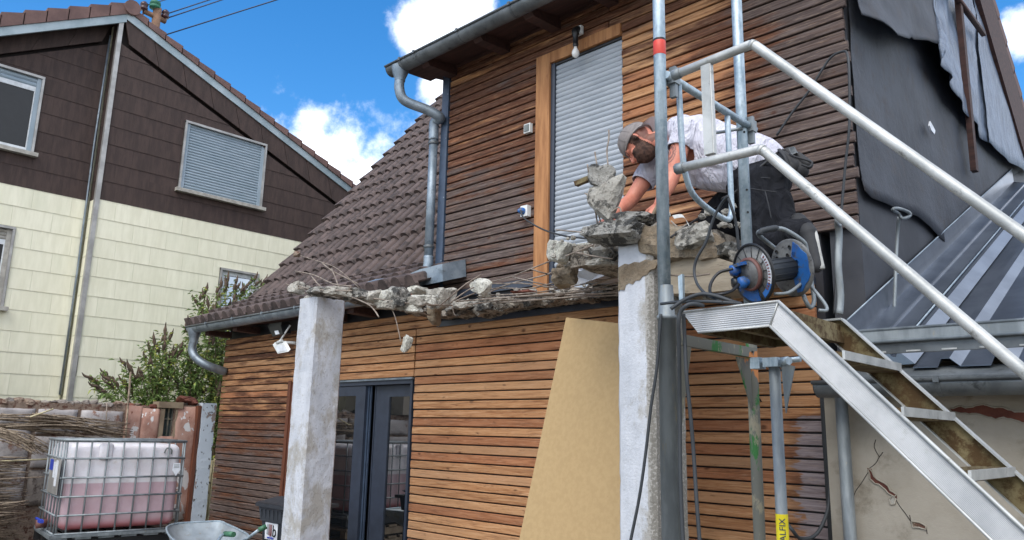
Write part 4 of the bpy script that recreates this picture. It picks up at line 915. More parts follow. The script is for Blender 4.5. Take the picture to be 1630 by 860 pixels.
m = MB(); m.prism([P(426, 519), P(446, 514), P(450, 532), P(434, 536)], (.02, .1, .02)); m.box(P(437, 517).x-.13, P(437, 517).x+.16, 4.66, 4.78, P(437, 519).z, P(437, 519).z+.035); m.obj('lamp_body', 'black_plastic', t)
m = MB(); m.prism([P(437, 527, 4.655), P(443, 526, 4.655), P(445, 532, 4.655), P(439, 533, 4.655)], (0, -.004, 0)); m.obj('sensor', 'label_white', t)
for px0, h_ in ((1332, 0), (1434, 0)):
    pass
p0 = axx(1335, 342, GX+.06)
m = MB(); m.tube([axx(1337, 347, GX+.08), axx(1334, 355, GX+.07), axx(1336, 375, GX+.06), axx(1334, 420, GX+.06), axx(1338, 470, GX+.06), axx(1336, 500, GX+.06)], .022, 7, sub=3, flat=.4); m.tube([axx(1333, 344, GX+.09), axx(1339, 350, GX+.09), axx(1336, 360, GX+.09), axx(1331, 352, GX+.09)], .010, 6, closed=True, sub=4)
m.obj('tie_strap', 'galv_dark', label='grey tie strap hanging on the membrane beside the slat ends', cat='strap')
m = MB(); m.tube([axx(1431, 346, GX+.12), axx(1428, 380, GX+.08), axx(1425, 450, GX+.06), axx(1423, 510, GX+.05)], .013, 6, sub=3); m.tube([axx(1421, 334, GX+.14), axx(1430, 332, GX+.15), axx(1446, 338, GX+.17), axx(1448, 344, GX+.17), axx(1436, 348, GX+.15), axx(1430, 340, GX+.13)], .012, 6, closed=True, sub=4)
m.obj('scaffold_tie', 'galv_dark', label='steel ring tie poking out below the torn membrane edge', cat='wall tie')
# ================================================================== YARD WALL (plane X=-11) WITH BARRED WINDOW
YX = -11.0
yw = thing('yard_wall', (YX-.2, 2, 0), 'crumbling yard wall with pink painted bay and barred window behind the liquid tank', 'wall')
m = MB(); m.box(YX-.30, YX-.03, -3, 4.30, 0, 1.83); m.box(YX-.30, YX-.03, 4.0, 4.50, 0, 1.45); m.box(YX-.30, YX-.03, 4.64, 4.98, 0, 1.86); m.box(YX-.30, YX-.03, 4.49, 4.66, 0, 1.40); m.obj('wall_core', 'mortar', yw)
r = random.Random(5)
y = 1.6; 
ztop = [1.86, 1.84, 1.87, 1.83, 1.85, 1.84, 1.86, 1.88]
col_edges = [1.3, 1.95, 2.50, 2.92, 3.42, 3.98]
def blk(name, y0, y1, z0, z1, mat, d=.03, sd=0):
    """rough slab of masonry standing proud of the wall core with a broken outline"""
    rr = random.Random(sd); ny, nz = 7, 7; vs = []; m = MB()
    for j in range(nz+1):
        for i in range(ny+1):
            u, v_ = i/ny, j/nz; yy, zz = y0+(y1-y0)*u, z0+(z1-z0)*v_
            ed = min(u, 1-u, v_, 1-v_); k = .012*fbm(Vector((yy*5, zz*5, sd)), 1.5)
            yy += (.008*fbm(Vector((zz*7, sd, 1)), 1)) if (i in (0, ny)) else 0; zz += (.010*fbm(Vector((yy*7, sd, 5)), 1)) if (j in (0, nz)) else 0
            vs.append((YX-.03+d*(1 if ed > .01 else .55)+k, yy, zz))
    fs = [(j*(ny+1)+i, j*(ny+1)+i+1, (j+1)*(ny+1)+i+1, (j+1)*(ny+1)+i) for j in range(nz) for i in range(ny)]
    rim = [i for i in range(ny+1)]+[(j+1)*(ny+1)-1 for j in range(1, nz+1)]+[nz*(ny+1)+i for i in range(ny-1, -1, -1)]+[j*(ny+1) for j in range(nz-1, 0, -1)]
    b = m.add(vs, fs, True); k = m.add([(YX-.035, vs[i][1], vs[i][2]) for i in rim], []); n = len(rim)
    m.f += [(rim[i], rim[(i+1) % n], k+(i+1) % n, k+i) for i in range(n)]; m.sm += [False]*n
    return m.obj(name, mat, yw)
for i in range(len(col_edges)-1):
    z = .2
    while z < 1.7:
        h = r.uniform(.36, .48); z1 = min(z+h, 1.76)
        if z1 > .8: blk('stone_block', col_edges[i]+r.uniform(.01, .03), col_edges[i+1]-r.uniform(.01, .03), z+.01, z1-.012, 'grey_plaster' if r.random() < .8 else 'stone', r.uniform(.02, .05), int(z*100)+i)
        z = z1+.012
blk('painted_plaster', 3.99, 4.20, .3, 1.83, 'pink', .035, 71); blk('painted_plaster', 4.20, 4.44, .3, 1.80, 'pink', .05, 72)
blk('painted_plaster', 4.66, 4.98, .3, 1.84, 'pink', .045, 73); blk('painted_plaster', 4.44, 4.665, .3, 1.43, 'pink', .04, 75)
m = MB(); m.box(YX-.08, YX+.0, 4.44, 4.50, 1.42, 1.80); m.box(YX-.08, YX+.0, 4.655, 4.68, 1.42, 1.80); m.obj('window_jamb', 'pallet', yw)
m = MB(); m.box(YX-.12, YX-.10, 4.49, 4.67, 1.40, 1.86); m.obj('old_pane', 'old_glass', yw)
m = MB(); m.box(YX-.10, YX-.07, 4.573, 4.593, 1.4, 1.82); m.box(YX-.10, YX-.07, 4.628, 4.64, 1.4, 1.82); m.box(YX-.099, YX-.069, 4.49, 4.67, 1.655, 1.675); m.box(YX-.1, YX-.07, 4.495, 4.51, 1.4, 1.82); m.obj('window_bar', 'green_steel', yw)
m = MB(); m.box(YX-.2, YX+.02, 4.40, 4.74, 1.815, 1.90, Matrix.Translation((0, 0, 0))); m.obj('lintel', 'pallet', yw)
for i in range(34):
    yy = 1.9+i*.094; 
    if 4.42 < yy < 4.7: continue
    m = MB(); rock(m, (YX-.14+r.uniform(-.05, .05), yy, 1.83+r.uniform(-.02, .02)+(.05 if yy > 4.7 else 0)), (.11, r.uniform(.05, .08), r.uniform(.035, .06)), 100+i, 2); m.obj('coping_rubble', r.choice(['brick_red', 'mortar', 'stone', 'mortar']), yw)
m = MB(); rock(m, (YX-.12, 4.84, 1.93), (.12, .17, .055), 191, 3); m.obj('coping_rubble', 'brick_red', yw)
m = MB(); rock(m, (YX-.12, 2.2, 1.86), (.12, .25, .03), 192, 2); m.obj('coping_rubble', 'chunk_dark', yw)
pw = MB()
vs = []; n = 26
for j in range(n+1):
    z = .0+1.90*j/n; q = [(0, 0), (0, .20), (-.12, .20), (-.12, 0)]
    for dx, dy in q:
        k = Vector((dx*9, dy*9, z*3)); vs.append((YX+.10+dx+.008*fbm(k, 1), 4.985+dy+.014*fbm(k+Vector((3, 0, 0)), 1), z+(0 if j < n else .02*fbm(k, 3))))
pw.add(vs, [(j*4+i, j*4+(i+1) % 4, (j+1)*4+(i+1) % 4, (j+1)*4+i) for j in range(n) for i in range(4)]+[(n*4, n*4+1, n*4+2, n*4+3)])
pw.obj('gate_post', 'peel', label='squat pillar with peeling bluish white paint at the end of the yard wall', cat='pillar')
bs = MB(); bs.box(YX-.02, YX+.09, 4.93, 4.975, 0, 1.86); bs.obj('wall_edge_board', 'red_brown_strip', yw)
st = MB(); a = ay(208, 595, 0) if False else axx(208, 592, YX+.05); b = axx(199, 705, YX+.05); st.tube([a, b, b+(b-a)*.5], .014, 6); st.obj('wooden_stake', 'twig', label='thin grey stake leaning upright against the yard wall left of the pink bay', cat='stake')
st = MB(); a = axx(160, 640, YX+.05); b = axx(171, 685, YX+.04); st.tube([axx(170, 642, YX+.06), axx(169, 690, YX+.05)], .009, 6); st.obj('iron_rod', 'rebar', label='short dark iron rod fixed upright on the grey wall above the twigs', cat='rod')
# reed mat and foliage gap between post and house
rm_ = thing('reed_mat', (-11.6, 5.6, 0), 'dry pale reed screen seen in the gap between the peeling pillar and the house', 'screen')
for i in range(16):
    m = MB(); m.tube([(-11.7, 5.0+i*.045, 0), (-11.68, 5.03+i*.045, 1.05+.05*r.random())], .02, 5); m.obj('reed', 'reed', rm_)
m = MB()
for i in range(14): a = Vector((-11.64, 5.0+r.random()*.6, .1+r.random()*.8)); m.tube([a, a+Vector((.01, r.uniform(-.4, .4), r.uniform(.1, .4)))], .008, 4)
m.obj('wire_strands', 'brown_dark', rm_, kind='stuff')
# ================================================================== BRUSHWOOD
bw = thing('brushwood_stack', (-10.3, 2.2, 0), 'stack of dry brushwood laid flat left of the liquid tank', 'brushwood')
m = MB()
for i in range(760):
    z = .0+1.16*(i/760)**1.15; x = -10.75+r.random()*.85-(z*.1); y0 = r.uniform(-.6, 2.2); L = r.uniform(.7, 1.7); dz = r.uniform(-.06, .06)
    p0 = Vector((x, y0, z)); p2 = Vector((x+r.uniform(-.1, .1), min(y0+L, 2.70), z+dz)); p1 = (p0+p2)/2+Vector((0, 0, r.uniform(-.04, .05))); m.tube([p0, p1, p2], (r.uniform(.006, .011), .004), 4)
m.obj('twig_mass', 'twig', bw, kind='stuff')
for i in range(26):
    z = r.uniform(.5, 1.32); x = -9.9+r.random()*.05-(.2 if z > 1 else 0); y0 = r.uniform(1.2, 1.9)
    m = MB(); p0 = Vector((x, y0, z+r.uniform(-.02, .02))); p2 = Vector((x, y0+r.uniform(.7, .95), z+r.uniform(-.05, .05))); m.tube([p0, (p0+p2)/2+Vector((0, 0, r.uniform(-.03, .03))), p2], (.012, .006), 5, sub=3); m.obj('branch', 'twig', bw)
lw = thing('loose_branches', (-10.8, 3.0, 1.5), 'loose bundle of long thin branches leaning across the yard wall above the tank', 'branches')
for i in range(64):
    if i < 38:
        a = axx(r.uniform(-25, 60), 662+r.uniform(-6, 22), -10.80+r.random()*.2); b = axx(r.uniform(140, 212), 682+r.uniform(-8, 20), -10.85+r.random()*.2)
    else:
        a = axx(r.uniform(-25, 5), 680+r.uniform(0, 16), -10.6); b = axx(r.uniform(50, 82), 712+r.uniform(-8, 12), -10.5)
    c = a.lerp(b, .5)+Vector((0, 0, r.uniform(-.01, .07))); m = MB(); m.tube([a, c, b], (.011, .005), 5, sub=4); m.obj('branch', 'twig', lw)
m = MB(); m.tube([axx(48, 664, -10.6), axx(85, 651, -10.6)], .010, 5); m.tube([axx(-10, 735, -10.5), axx(75, 731, -10.5)], .010, 5); m.obj('branch', 'reed', lw)
# ================================================================== IBC TANK
ib = thing('liquid_tank', (-9.4, 3.3, .3), 'caged white plastic tank half full of pink liquid on stacked pallets', 'liquid tank')
T83 = math.radians(83); IU = Vector((math.cos(T83), math.sin(T83), 0)); IV = Vector((-math.sin(T83), math.cos(T83), 0)); IA = Vector((-8.982, 2.703, 0))
def ip(u, v, z): return IA+IU*u+IV*v+Vector((0, 0, z))
IM = Matrix(((IU.x, IV.x, 0, IA.x), (IU.y, IV.y, 0, IA.y), (0, 0, 1, 0), (0, 0, 0, 1)))
def rbox(u0, u1, v0, v1, z0, z1, rad, n=5):
    """rounded tank body"""
    bm = bmesh.new(); bmesh.ops.create_cube(bm, size=1)
    for v in bm.verts: v.co = Vector(((u0+u1)/2+v.co.x*(u1-u0), (v0+v1)/2+v.co.y*(v1-v0), (z0+z1)/2+v.co.z*(z1-z0)))
    bmesh.ops.bevel(bm, geom=bm.edges[:], offset=rad, segments=n, affect='EDGES', profile=.5)
    bmesh.ops.triangulate(bm, faces=[f for f in bm.faces if len(f.verts) > 4])
    vs = [IM @ v.co for v in bm.verts]; fs = [tuple(v.index for v in f.verts) for f in bm.faces]; bm.free(); return vs, fs
m = MB(); vs, fs = rbox(.03, 1.17, .03, .97, .50, 1.375, .085); m.add(vs, fs, True); bt = m.obj('bottle', 'ibc', ib)
m = MB()
vs, fs = rbox(.32, .46, .012, .06, 1.20, 1.38, .03, 3); m.add(vs, fs, True)
m.obj('bottle_relief', 'ibc', ib)
m = MB(); m.tube([ip(.98, -.0+.02, 1.28), ip(.99, .0, 1.325), ip(1.02, 0, 1.335), ip(1.05, 0, 1.31), ip(1.055, .02, 1.27)], .008, 6, sub=3); m.obj('handle_mark', 'grey_plastic', ib)
def bar(p, q, rr=.0095): m = MB(); m.tube([p, q], rr, 7); return m.obj('cage_bar', 'galv_dark', ib)
us = [.012, .10, .24, .40, .555, .71, .865, 1.02, 1.19]
for u in us:
    bar(ip(u, 0, .47), ip(u, 0, 1.40))
for z in (.475, .655, .84, 1.03, 1.225):
    bar(ip(0, -.012, z), ip(1.2, -.012, z), .0105); bar(ip(-.012, 0, z), ip(-.012, 1.0, z), .0105)
    bar(ip(0, 1.0, z), ip(1.2, 1.0, z)); bar(ip(1.2, 0, z), ip(1.2, 1.0, z))
for v in (.06, .22, .4, .58, .76, .94): bar(ip(0, v, .47), ip(0, v, 1.40))
for v in (.1, .4, .7): bar(ip(1.2, v, .47), ip(1.2, v, 1.4))
m = MB(); m.tube([ip(0, 0, 1.405), ip(1.2, 0, 1.405), ip(1.2, 1, 1.405), ip(0, 1, 1.405)], .016, 6, closed=True); m.obj('top_rail', 'galv_dark', ib)
for v in (.33, .66): bar(ip(0, v, 1.41), ip(1.2, v, 1.41), .012)
m = MB(); m.box(-.032, -.026, .0, .56, .86, 1.215, IM); pl = m.obj('label_plate', 'alu_trim', ib)
m = MB(); m.box(-.036, -.031, .38, .56, 1.09, 1.20, IM); m.obj('blue_label', 'label_blue', pl)
m = MB(); m.box(-.036, -.031, .24, .33, 1.02, 1.18, IM); m.box(-.036, -.031, .10, .21, .94, 1.20, IM); m.obj('paper_label', 'label_white', pl)
m = MB(); m.prism([ip(1.08, -.02, 1.17), ip(1.15, -.02, 1.17), ip(1.16, -.02, 1.10), ip(1.115, -.02, 1.03), ip(1.07, -.02, 1.10)], IV*.004); wl = m.obj('warning_label', 'label_white', ib)
for z in (1.15, 1.135, 1.12): 
    m = MB(); m.prism([ip(1.085, -.022, z), ip(1.145, -.022, z), ip(1.145, -.022, z+.005), ip(1.085, -.022, z+.005)], IV*.001); m.obj('label_line', 'grey_plastic', wl)
m = MB(); m.tube([ip(-.0, .50, .54), ip(-.10, .50, .53)], .045, 12); vv = m.obj('outlet_valve', 'warn_red', ib)
m = MB(); m.tube([ip(-.06, .42, .565), ip(-.09, .58, .585)], .014, 6); m.box(-.10, -.06, .30, .42, .56, .59, IM); m.obj('valve_lever', 'label_blue', vv)
for k, zz in enumerate((.30, .15, .0)):
    for v in (0, .45, .9):
        m = MB(); m.box(-.03, 1.23, v, v+.1, zz+.02, zz+.11, IM); m.obj('pallet_block', 'black_plastic' if k == 0 else 'pallet', ib)
    for i in range(6):
        m = MB(); m.box(-.03+i*.22, .12+i*.22, -.01, 1.01, zz+.115, zz+.14, IM); m.obj('pallet_board', 'galv_dark' if k == 0 else 'pallet', ib)
m = MB(); m.box(-.04, 1.24, -.03, .02, .438, .466, IM); m.box(-.04, .0, -.03, 1.0, .437, .464, IM); m.obj('base_rim', 'galv_dark', ib)
# ================================================================== WHEELBARROW AND BIN
wb = thing('wheelbarrow', (-7.6, 3.4, 0), 'galvanised wheelbarrow with green grips at the foot of the slat wall', 'wheelbarrow')
rim = [at(px, py, 2, .60) for px, py in ((265, 843), (269, 837), (285, 833), (318, 831), (350, 830), (360, 834), (378, 842), (396, 853), (385, 862), (350, 885), (312, 888), (290, 870), (272, 856))]
rc = sum(rim, Vector())/len(rim); n = len(rim); m = MB(); vs = []
lv = [(1.02, 0, .012), (1.0, 0, 0), (.985, -.012, 0), (.86, -.10, 0), (.68, -.20, 0), (.5, -.25, 0), (.0, -.26, 0)]
RR = spline(rim, 4, True); n = len(RR)
for s_, dz, e in lv: vs += [Vector((rc.x+(p.x-rc.x)*s_, rc.y+(p.y-rc.y)*s_, p.z+dz)) for p in RR]
k = len(vs); m.add(vs, [(j*n+i, j*n+(i+1) % n, (j+1)*n+(i+1) % n, (j+1)*n+i) for j in range(len(lv)-1) for i in range(n)], True); m.add([Vector((v.x, v.y, v.z-.004)) for v in vs[n:]], [(j*n+(i+1) % n, j*n+i, (j+1)*n+i, (j+1)*n+(i+1) % n) for j in range(len(lv)-2) for i in range(n)], True); m.obj('tray', 'barrow', wb, fixn=False)
m = MB(); m.tube(RR, .010, 6, closed=True); m.obj('tray_rim', 'galv', wb)
for (pts, gp) in ((((290, 905, .42), (335, 880, .55), (352, 853, .66), (358, 850, .67)), (372, 851, .68)), (((372, 870, .52), (396, 856, .62), (412, 844, .70)), (424, 838, .73))):
    q = [at(a, b, 2, z) for a, b, z in pts]; m = MB(); m.tube([Vector((rc.x-.2, q[0].y-.1, .35))]+q, .015, 8); m.obj('handle', 'galv', wb)
    gq = at(gp[0], gp[1], 2, gp[2]); m = MB(); m.tube([q[-1], gq], .023, 10); m.obj('grip', 'grip_green', wb)
m = MB(); m.lathe([(.17, -.03), (.19, 0), (.17, .03), (.08, .03), (.08, -.03), (.17, -.03)], (rc.x-.55, rc.y, .19), (0, 1, 0), 20); m.obj('wheel', 'rubber', wb)
for dy in (-.2, .2): m = MB(); m.tube([(rc.x-.55, rc.y+dy*.3, .2), (rc.x-.1, rc.y+dy, .3), (rc.x+.3, rc.y+dy, .02), (rc.x+.35, rc.y+dy, .3)], .014, 6); m.obj('leg', 'galv', wb)
c0 = ay(409, 800, 3.95)
wn_ = thing('wheeled_bin', (c0.x+.3, 4.2, 0), 'dark grey wheeled refuse bin with white logo sticker behind the left pillar', 'bin')
bx = c0.x+.02; zt = c0.z-.03
m = MB(); m.prism([(bx+.07, 3.97, zt-.12), (bx+.50, 3.97, zt-.12), (bx+.46, 4.02, .06), (bx+.11, 4.02, .06)], (0, .45, 0)); m.prism([(bx+.02, 3.95, zt), (bx+.55, 3.95, zt), (bx+.50, 3.955, zt-.13), (bx+.065, 3.955, zt-.13)], (0, .5, 0)); m.obj('body', 'bin_plastic', wn_)
for i in range(6):
    m = MB(); xx = bx+.08+i*.075; m.prism([(xx, 3.94, zt-.02), (xx+.012, 3.94, zt-.02), (xx+.012, 3.953, zt-.11), (xx, 3.953, zt-.11)], (0, .02, 0)); m.obj('rib', 'bin_plastic', wn_)
m = MB(); m.box(bx-.01, bx+.58, 3.93, 4.50, zt+.002, zt+.035); m.prism([(bx-.005, 3.935, zt+.037), (bx+.575, 3.935, zt+.037), (bx+.575, 4.0, zt+.05), (bx-.005, 4.0, zt+.05)], (0, .001, 0))
m.prism([(bx+.0, 3.95, zt+.036), (bx+.57, 3.95, zt+.036), (bx+.50, 4.10, zt+.09), (bx+.09, 4.10, zt+.09)], (0, .38, 0)); m.obj('lid', 'bin_plastic', wn_)
for dx in (.12, .50): m = MB(); m.lathe([(.1, -.02), (.1, .02), (0, .02)], (bx+dx, 4.45, .1), (1, 0, 0), 16); m.obj('wheel', 'rubber', wn_)
s0 = ay(421.5, 831, 3.958); s1 = ay(441, 835, 3.958); s2 = ay(420, 858, 3.958)
W_ = (s1.x-s0.x); Hh = s0.z-s2.z; yb = 3.966
m = MB(); m.prism([(s0.x, yb, s0.z), (s1.x, yb, s0.z), (s1.x, yb+.004, s2.z), (s0.x, yb+.004, s2.z)], (0, .003, 0)); stk = m.obj('sticker', 'label_white', wn_)
for i, (a, b) in enumerate(((.18, .20), (.26, .285), (.34, .38), (.43, .475), (.52, .565))):
    m = MB(); m.box(s0.x+W_*a, s0.x+W_*b, yb-.003, yb-.001, s0.z-Hh*(.70+.02*i), s0.z-Hh*.08); m.obj('printed_bar', 'bar_red' if i > 1 else 'grey_plastic', stk)
F_ = frame3((s0.x+W_*.77, yb-.002, s0.z-Hh*.48), (1, 0, 0), (0, 0, 1))
text_mesh('b', Hh*.98, F_, 'logo_letter', 'black_plastic', stk)
text_mesh('und leben', Hh*.20, frame3((s0.x+W_*.5, yb-.002, s0.z-Hh*.87), (1, 0, 0), (0, 0, 1)), 'slogan', 'label_blue', stk)
# ================================================================== BUTTERFLY BUSH
bu = thing('butterfly_bush', (-11.9, 5.0, 0), 'butterfly bush with dry flower spikes growing behind the yard wall', 'bush')
tips = [(150, 608), (160, 622), (172, 600), (178, 612), (200, 585), (203, 618), (212, 598), (232, 575), (238, 560), (246, 552), (262, 548), (226, 600), (250, 600), (262, 535), (272, 572), (286, 560), (300, 520), (310, 538), (282, 610), (312, 600), (318, 480), (328, 466), (332, 492), (322, 500), (345, 470), (352, 458), (362, 452), (375, 455), (392, 460), (405, 448), (418, 455), (400, 478), (385, 470), (340, 515), (345, 560), (338, 600), (350, 625), (345, 660), (300, 575), (270, 590), (335, 540), (365, 490), (372, 480), (330, 575), (318, 620)]
roots = [Vector((-11.9, 4.8, 0)), Vector((-12.0, 5.3, 0)), Vector((-11.8, 5.7, 0))]
lm = MB(); sp = []; stems = []
def leafat(p, d, L, rr):
    d = d.normalized(); side = d.cross(Vector((rr.uniform(-.4, .4), rr.uniform(-.4, .4), 1))).normalized(); up = side.cross(d); w_ = L*.17
    lm.add([p, p+d*L*.45+side*w_+up*.01, p+d*L+Vector((0, 0, -L*.25)), p+d*L*.45-side*w_+up*.01], [(0, 1, 2), (0, 2, 3)])
for i, (px, py) in enumerate(tips):
    xx = -11.75-(r.random()*.5) if px < 300 else -11.8-r.random()*.7
    if px > 325 and py < 480: xx = -12.2-r.random()*.4
    tp = axx(px, py, xx); rt = min(roots, key=lambda q: abs(q.y-tp.y)+.2*r.random()); mid = rt.lerp(tp, .55)+Vector((0, (rt.y-tp.y)*.25, .42))
    path = spline([rt, rt.lerp(mid, .5)+Vector((0, 0, .1)), mid, tp], 6); m = MB(); m.tube(path, (.014, .004), 5); m.obj('stem', 'bark', bu)
    L = len(path)
    for k in range(5, L):
        base_ = path[k-1]; d0 = (path[min(k, L-1)]-path[k-1])
        for q in range(4):
            p = base_+d0*r.random(); side = Vector((r.gauss(0, 1), r.gauss(0, 1), r.gauss(0, .6))); leafat(p+side*.02, d0.normalized()*.5+side.normalized(), r.uniform(.06, .13), r)
        if k > 8:
            for q in range(2):
                b_ = base_+d0*r.random(); d_ = (d0.normalized()+Vector((r.gauss(0, .7), r.gauss(0, .7), r.gauss(0, .5)))).normalized(); ln = r.uniform(.12, .3)
                for z_ in range(8):
                    p = b_+d_*ln*z_/8; side = Vector((r.gauss(0, 1), r.gauss(0, 1), r.gauss(0, .6))); leafat(p, d_*.6+side.normalized(), r.uniform(.05, .11), r)
    d = (path[-1]-path[-3]).normalized(); sp.append((tp, d))
    for _k in range(2): sp.append((tp-d*.12+Vector((0, r.uniform(-.08, .08), .02)), (d+Vector((0, r.uniform(-.5, .5), r.uniform(-.2, .5)))).normalized()))
for i in range(950):     # inner foliage, lower right part up to the house corner
    px = r.triangular(215, 352, 330); py = r.uniform(505 if px > 300 else 590-(px-215)*.6, 640 if px < 325 else 745); p = axx(px, py, -11.75-r.random()*.9)
    leafat(p, Vector((r.gauss(0, 1), r.gauss(0, 1), r.gauss(0, .6))), r.uniform(.05, .12), r)
lm.obj('foliage', 'leaf', bu, kind='stuff', fixn=False)
for p, d in sp:
    m = MB(); L = r.uniform(.15, .26); q = [p+d*L*t/6+Vector((0, 0, .02*math.sin(t))) for t in range(7)]
    rr_ = [.007, .021, .025, .023, .018, .012, .004]; n = 6; vs = []
    u = d.orthogonal().normalized(); w_ = d.cross(u)
    for a, b in zip(q, rr_): vs += [a+(u*math.cos(2*PI*k/n)+w_*math.sin(2*PI*k/n))*b*(1+.25*r.random()) for k in range(n)]
    m.add(vs, [(j*n+k, j*n+(k+1) % n, (j+1)*n+(k+1) % n, (j+1)*n+k) for j in range(6) for k in range(n)], False); m.obj('flower_spike', 'spike', bu)
# a low shed on the other side of the yard, seen only as a reflection in the sliding door
sh = thing('garden_shed', (-11.5, -1.2, 0), 'low plastered shed with curtained window beyond the left edge, reflected in the door', 'shed')
m = MB(); m.box(-12.6, -10.95, -3.5, 1.5, 1.84, 2.75); m.obj('wall', 'plaster', sh)
m = MB(); m.box(-13, -10.8, -3.7, 1.6, 2.76, 2.85); m.obj('roof', 'metal_roof', sh)
for y in (-2.2, -.9, .35): m = MB(); m.box(-10.95, -10.92, y, y+.8, 1.95, 2.5); f_ = m.obj('window', 'win_white', sh); m = MB(); m.box(-10.918, -10.913, y+.06, y+.42, 2.0, 2.45); m.obj('curtain', 'curtain', f_)
# ================================================================== CONCRETE PILLARS
def pillar(x0, x1, y0, y1, z1, label, wfn, broken=0, sd=0):
    t = thing('concrete_pillar', ((x0+x1)/2, (y0+y1)/2, 0), label, 'pillar'); m = MB(); n = 60; c = .02
    pr = []; c8 = [(x0+c, y0), (x1-c, y0), (x1, y0+c), (x1, y1-c), (x1-c, y1), (x0+c, y1), (x0, y1-c), (x0, y0+c)]; ring = []
    for i in range(8):
        a, b = c8[i], c8[(i+1) % 8]; L = math.hypot(b[0]-a[0], b[1]-a[1]); k = 7 if L > .05 else 1
        for j in range(k): ring.append((a[0]+(b[0]-a[0])*j/k, a[1]+(b[1]-a[1])*j/k))
    R_ = len(ring); vs = []
    for j in range(n+1):
        z = z1*j/n
        for x, y in ring:
            q = Vector((x*6, y*6, z*6+sd)); top = 0
            zz = z
            if j == n: zz = z+.012*fbm(q, 3)
            cx, cy = (x0+x1)/2, (y0+y1)/2; d = .004*fbm(q, 2.2); vs.append((x+(x-cx)*d*6, y+(y-cy)*d*6, zz))
    m.add(vs, [(j*R_+i, j*R_+(i+1) % R_, (j+1)*R_+(i+1) % R_, (j+1)*R_+i) for j in range(n) for i in range(R_)]+[tuple(n*R_+i for i in range(R_))])
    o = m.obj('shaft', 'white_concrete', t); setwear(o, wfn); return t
pl_ = pillar(-5.81, -5.545, 3.40, 3.70, 2.665, 'left white concrete pillar with stained base, bearing the broken slab corner', lambda p: .55 if p.x > -5.56 else (.25 if p.z > 1.6 else .55), sd=3)  # right face and base mixed browner than the upper front
m = MB()
for i in range(9): rock(m, (-5.79+i*.03, 3.42+.02*(i % 3)+(.25 if i % 4 == 0 else 0), 2.675), (.022, .03, .016), 300+i, 2)
m.obj('broken_crown', 'chunk', pl_, kind='stuff')
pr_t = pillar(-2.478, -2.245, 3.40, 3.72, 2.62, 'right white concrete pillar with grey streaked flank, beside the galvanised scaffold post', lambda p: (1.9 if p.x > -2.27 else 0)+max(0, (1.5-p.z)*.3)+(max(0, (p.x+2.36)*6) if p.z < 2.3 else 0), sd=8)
def chipface(pts, mat, y, d, parent, name):
    m = MB(); m.prism([ay(px, py, y) for px, py in pts], (0, d, 0)); return m.obj(name, mat, parent)
chipface([(984, 464), (986, 461), (993, 462), (996, 454), (1001, 451), (1007, 453), (1011, 447), (1018, 446), (1022, 440), (1030, 437), (1034, 430), (1042, 428), (1047, 419), (1046, 413), (1036, 415), (1028, 413), (1018, 418), (1010, 417), (1001, 421), (994, 420), (984, 426)], 'chunk_brown', 3.394, .012, pr_t, 'raw_patch')
# ================================================================== BALCONY SLAB REMAINS
sr = thing('slab_remains', (-3.8, 4.5, 2.62), 'ragged concrete balcony slab remains carrying lumps between pillar heads and facade', 'concrete slab')
def ragged(name, mat, p0, p1, w, h, n, sd, amp=.25, label=None):
    """broken beam: a long rough body along p0-p1, width w along the horizontal normal, height h"""
    p0, p1 = Vector(p0), Vector(p1); d = (p1-p0); L = d.length; d.normalize(); s_ = Vector((0, 0, 1)).cross(d).normalized(); m = MB(); vs = []; k = 12
    for i in range(n+1):
        t = i/n; c = p0+(p1-p0)*t; e = (1-abs(2*t-1)**12)
        hw = w*.5*(.85+amp*fbm(Vector((t*L*3, sd, 0)), 1.3)); hh_ = h*.5*(.85+amp*1.3*fbm(Vector((t*L*4, sd, 7)), 1.5))
        for j in range(k):
            a = 2*PI*(j+.5)/k; ca, sa = math.cos(a), math.sin(a); f = 1/max(abs(ca), abs(sa))**.8
            q = Vector((t*L*9, ca*2+sd, sa*2)); g_ = 1+amp*.8*noise.noise(q)+amp*.5*noise.noise(q*2.3)
            vs.append(c+s_*(ca*f*hw*g_*e)+Vector((0, 0, sa*f*hh_*g_*e)))
    m.add(vs, [(i*k+j, i*k+(j+1) % k, (i+1)*k+(j+1) % k, (i+1)*k+j) for i in range(n) for j in range(k)]+[tuple(range(k)), tuple(n*k+j for j in range(k))])
    return m.obj(name, mat, sr, label=label)
ragged('slab_edge', 'rubble', (-5.82, 4.93, 2.70), (-3.9, 4.93, 2.71), .26, .12, 150, 2, .42)
ragged('slab_edge', 'rubble', (-4.1, 4.90, 2.71), (-2.45, 4.90, 2.73), .30, .14, 120, 4, .38)
ragged('slab_edge', 'rubble', (-5.72, 3.42, 2.735), (-5.70, 4.95, 2.70), .16, .07, 80, 6, .5)
ragged('slab_edge', 'chunk_brown', (-2.36, 3.45, 2.64), (-1.86, 3.50, 2.54), .16, .22, 60, 9, .3)
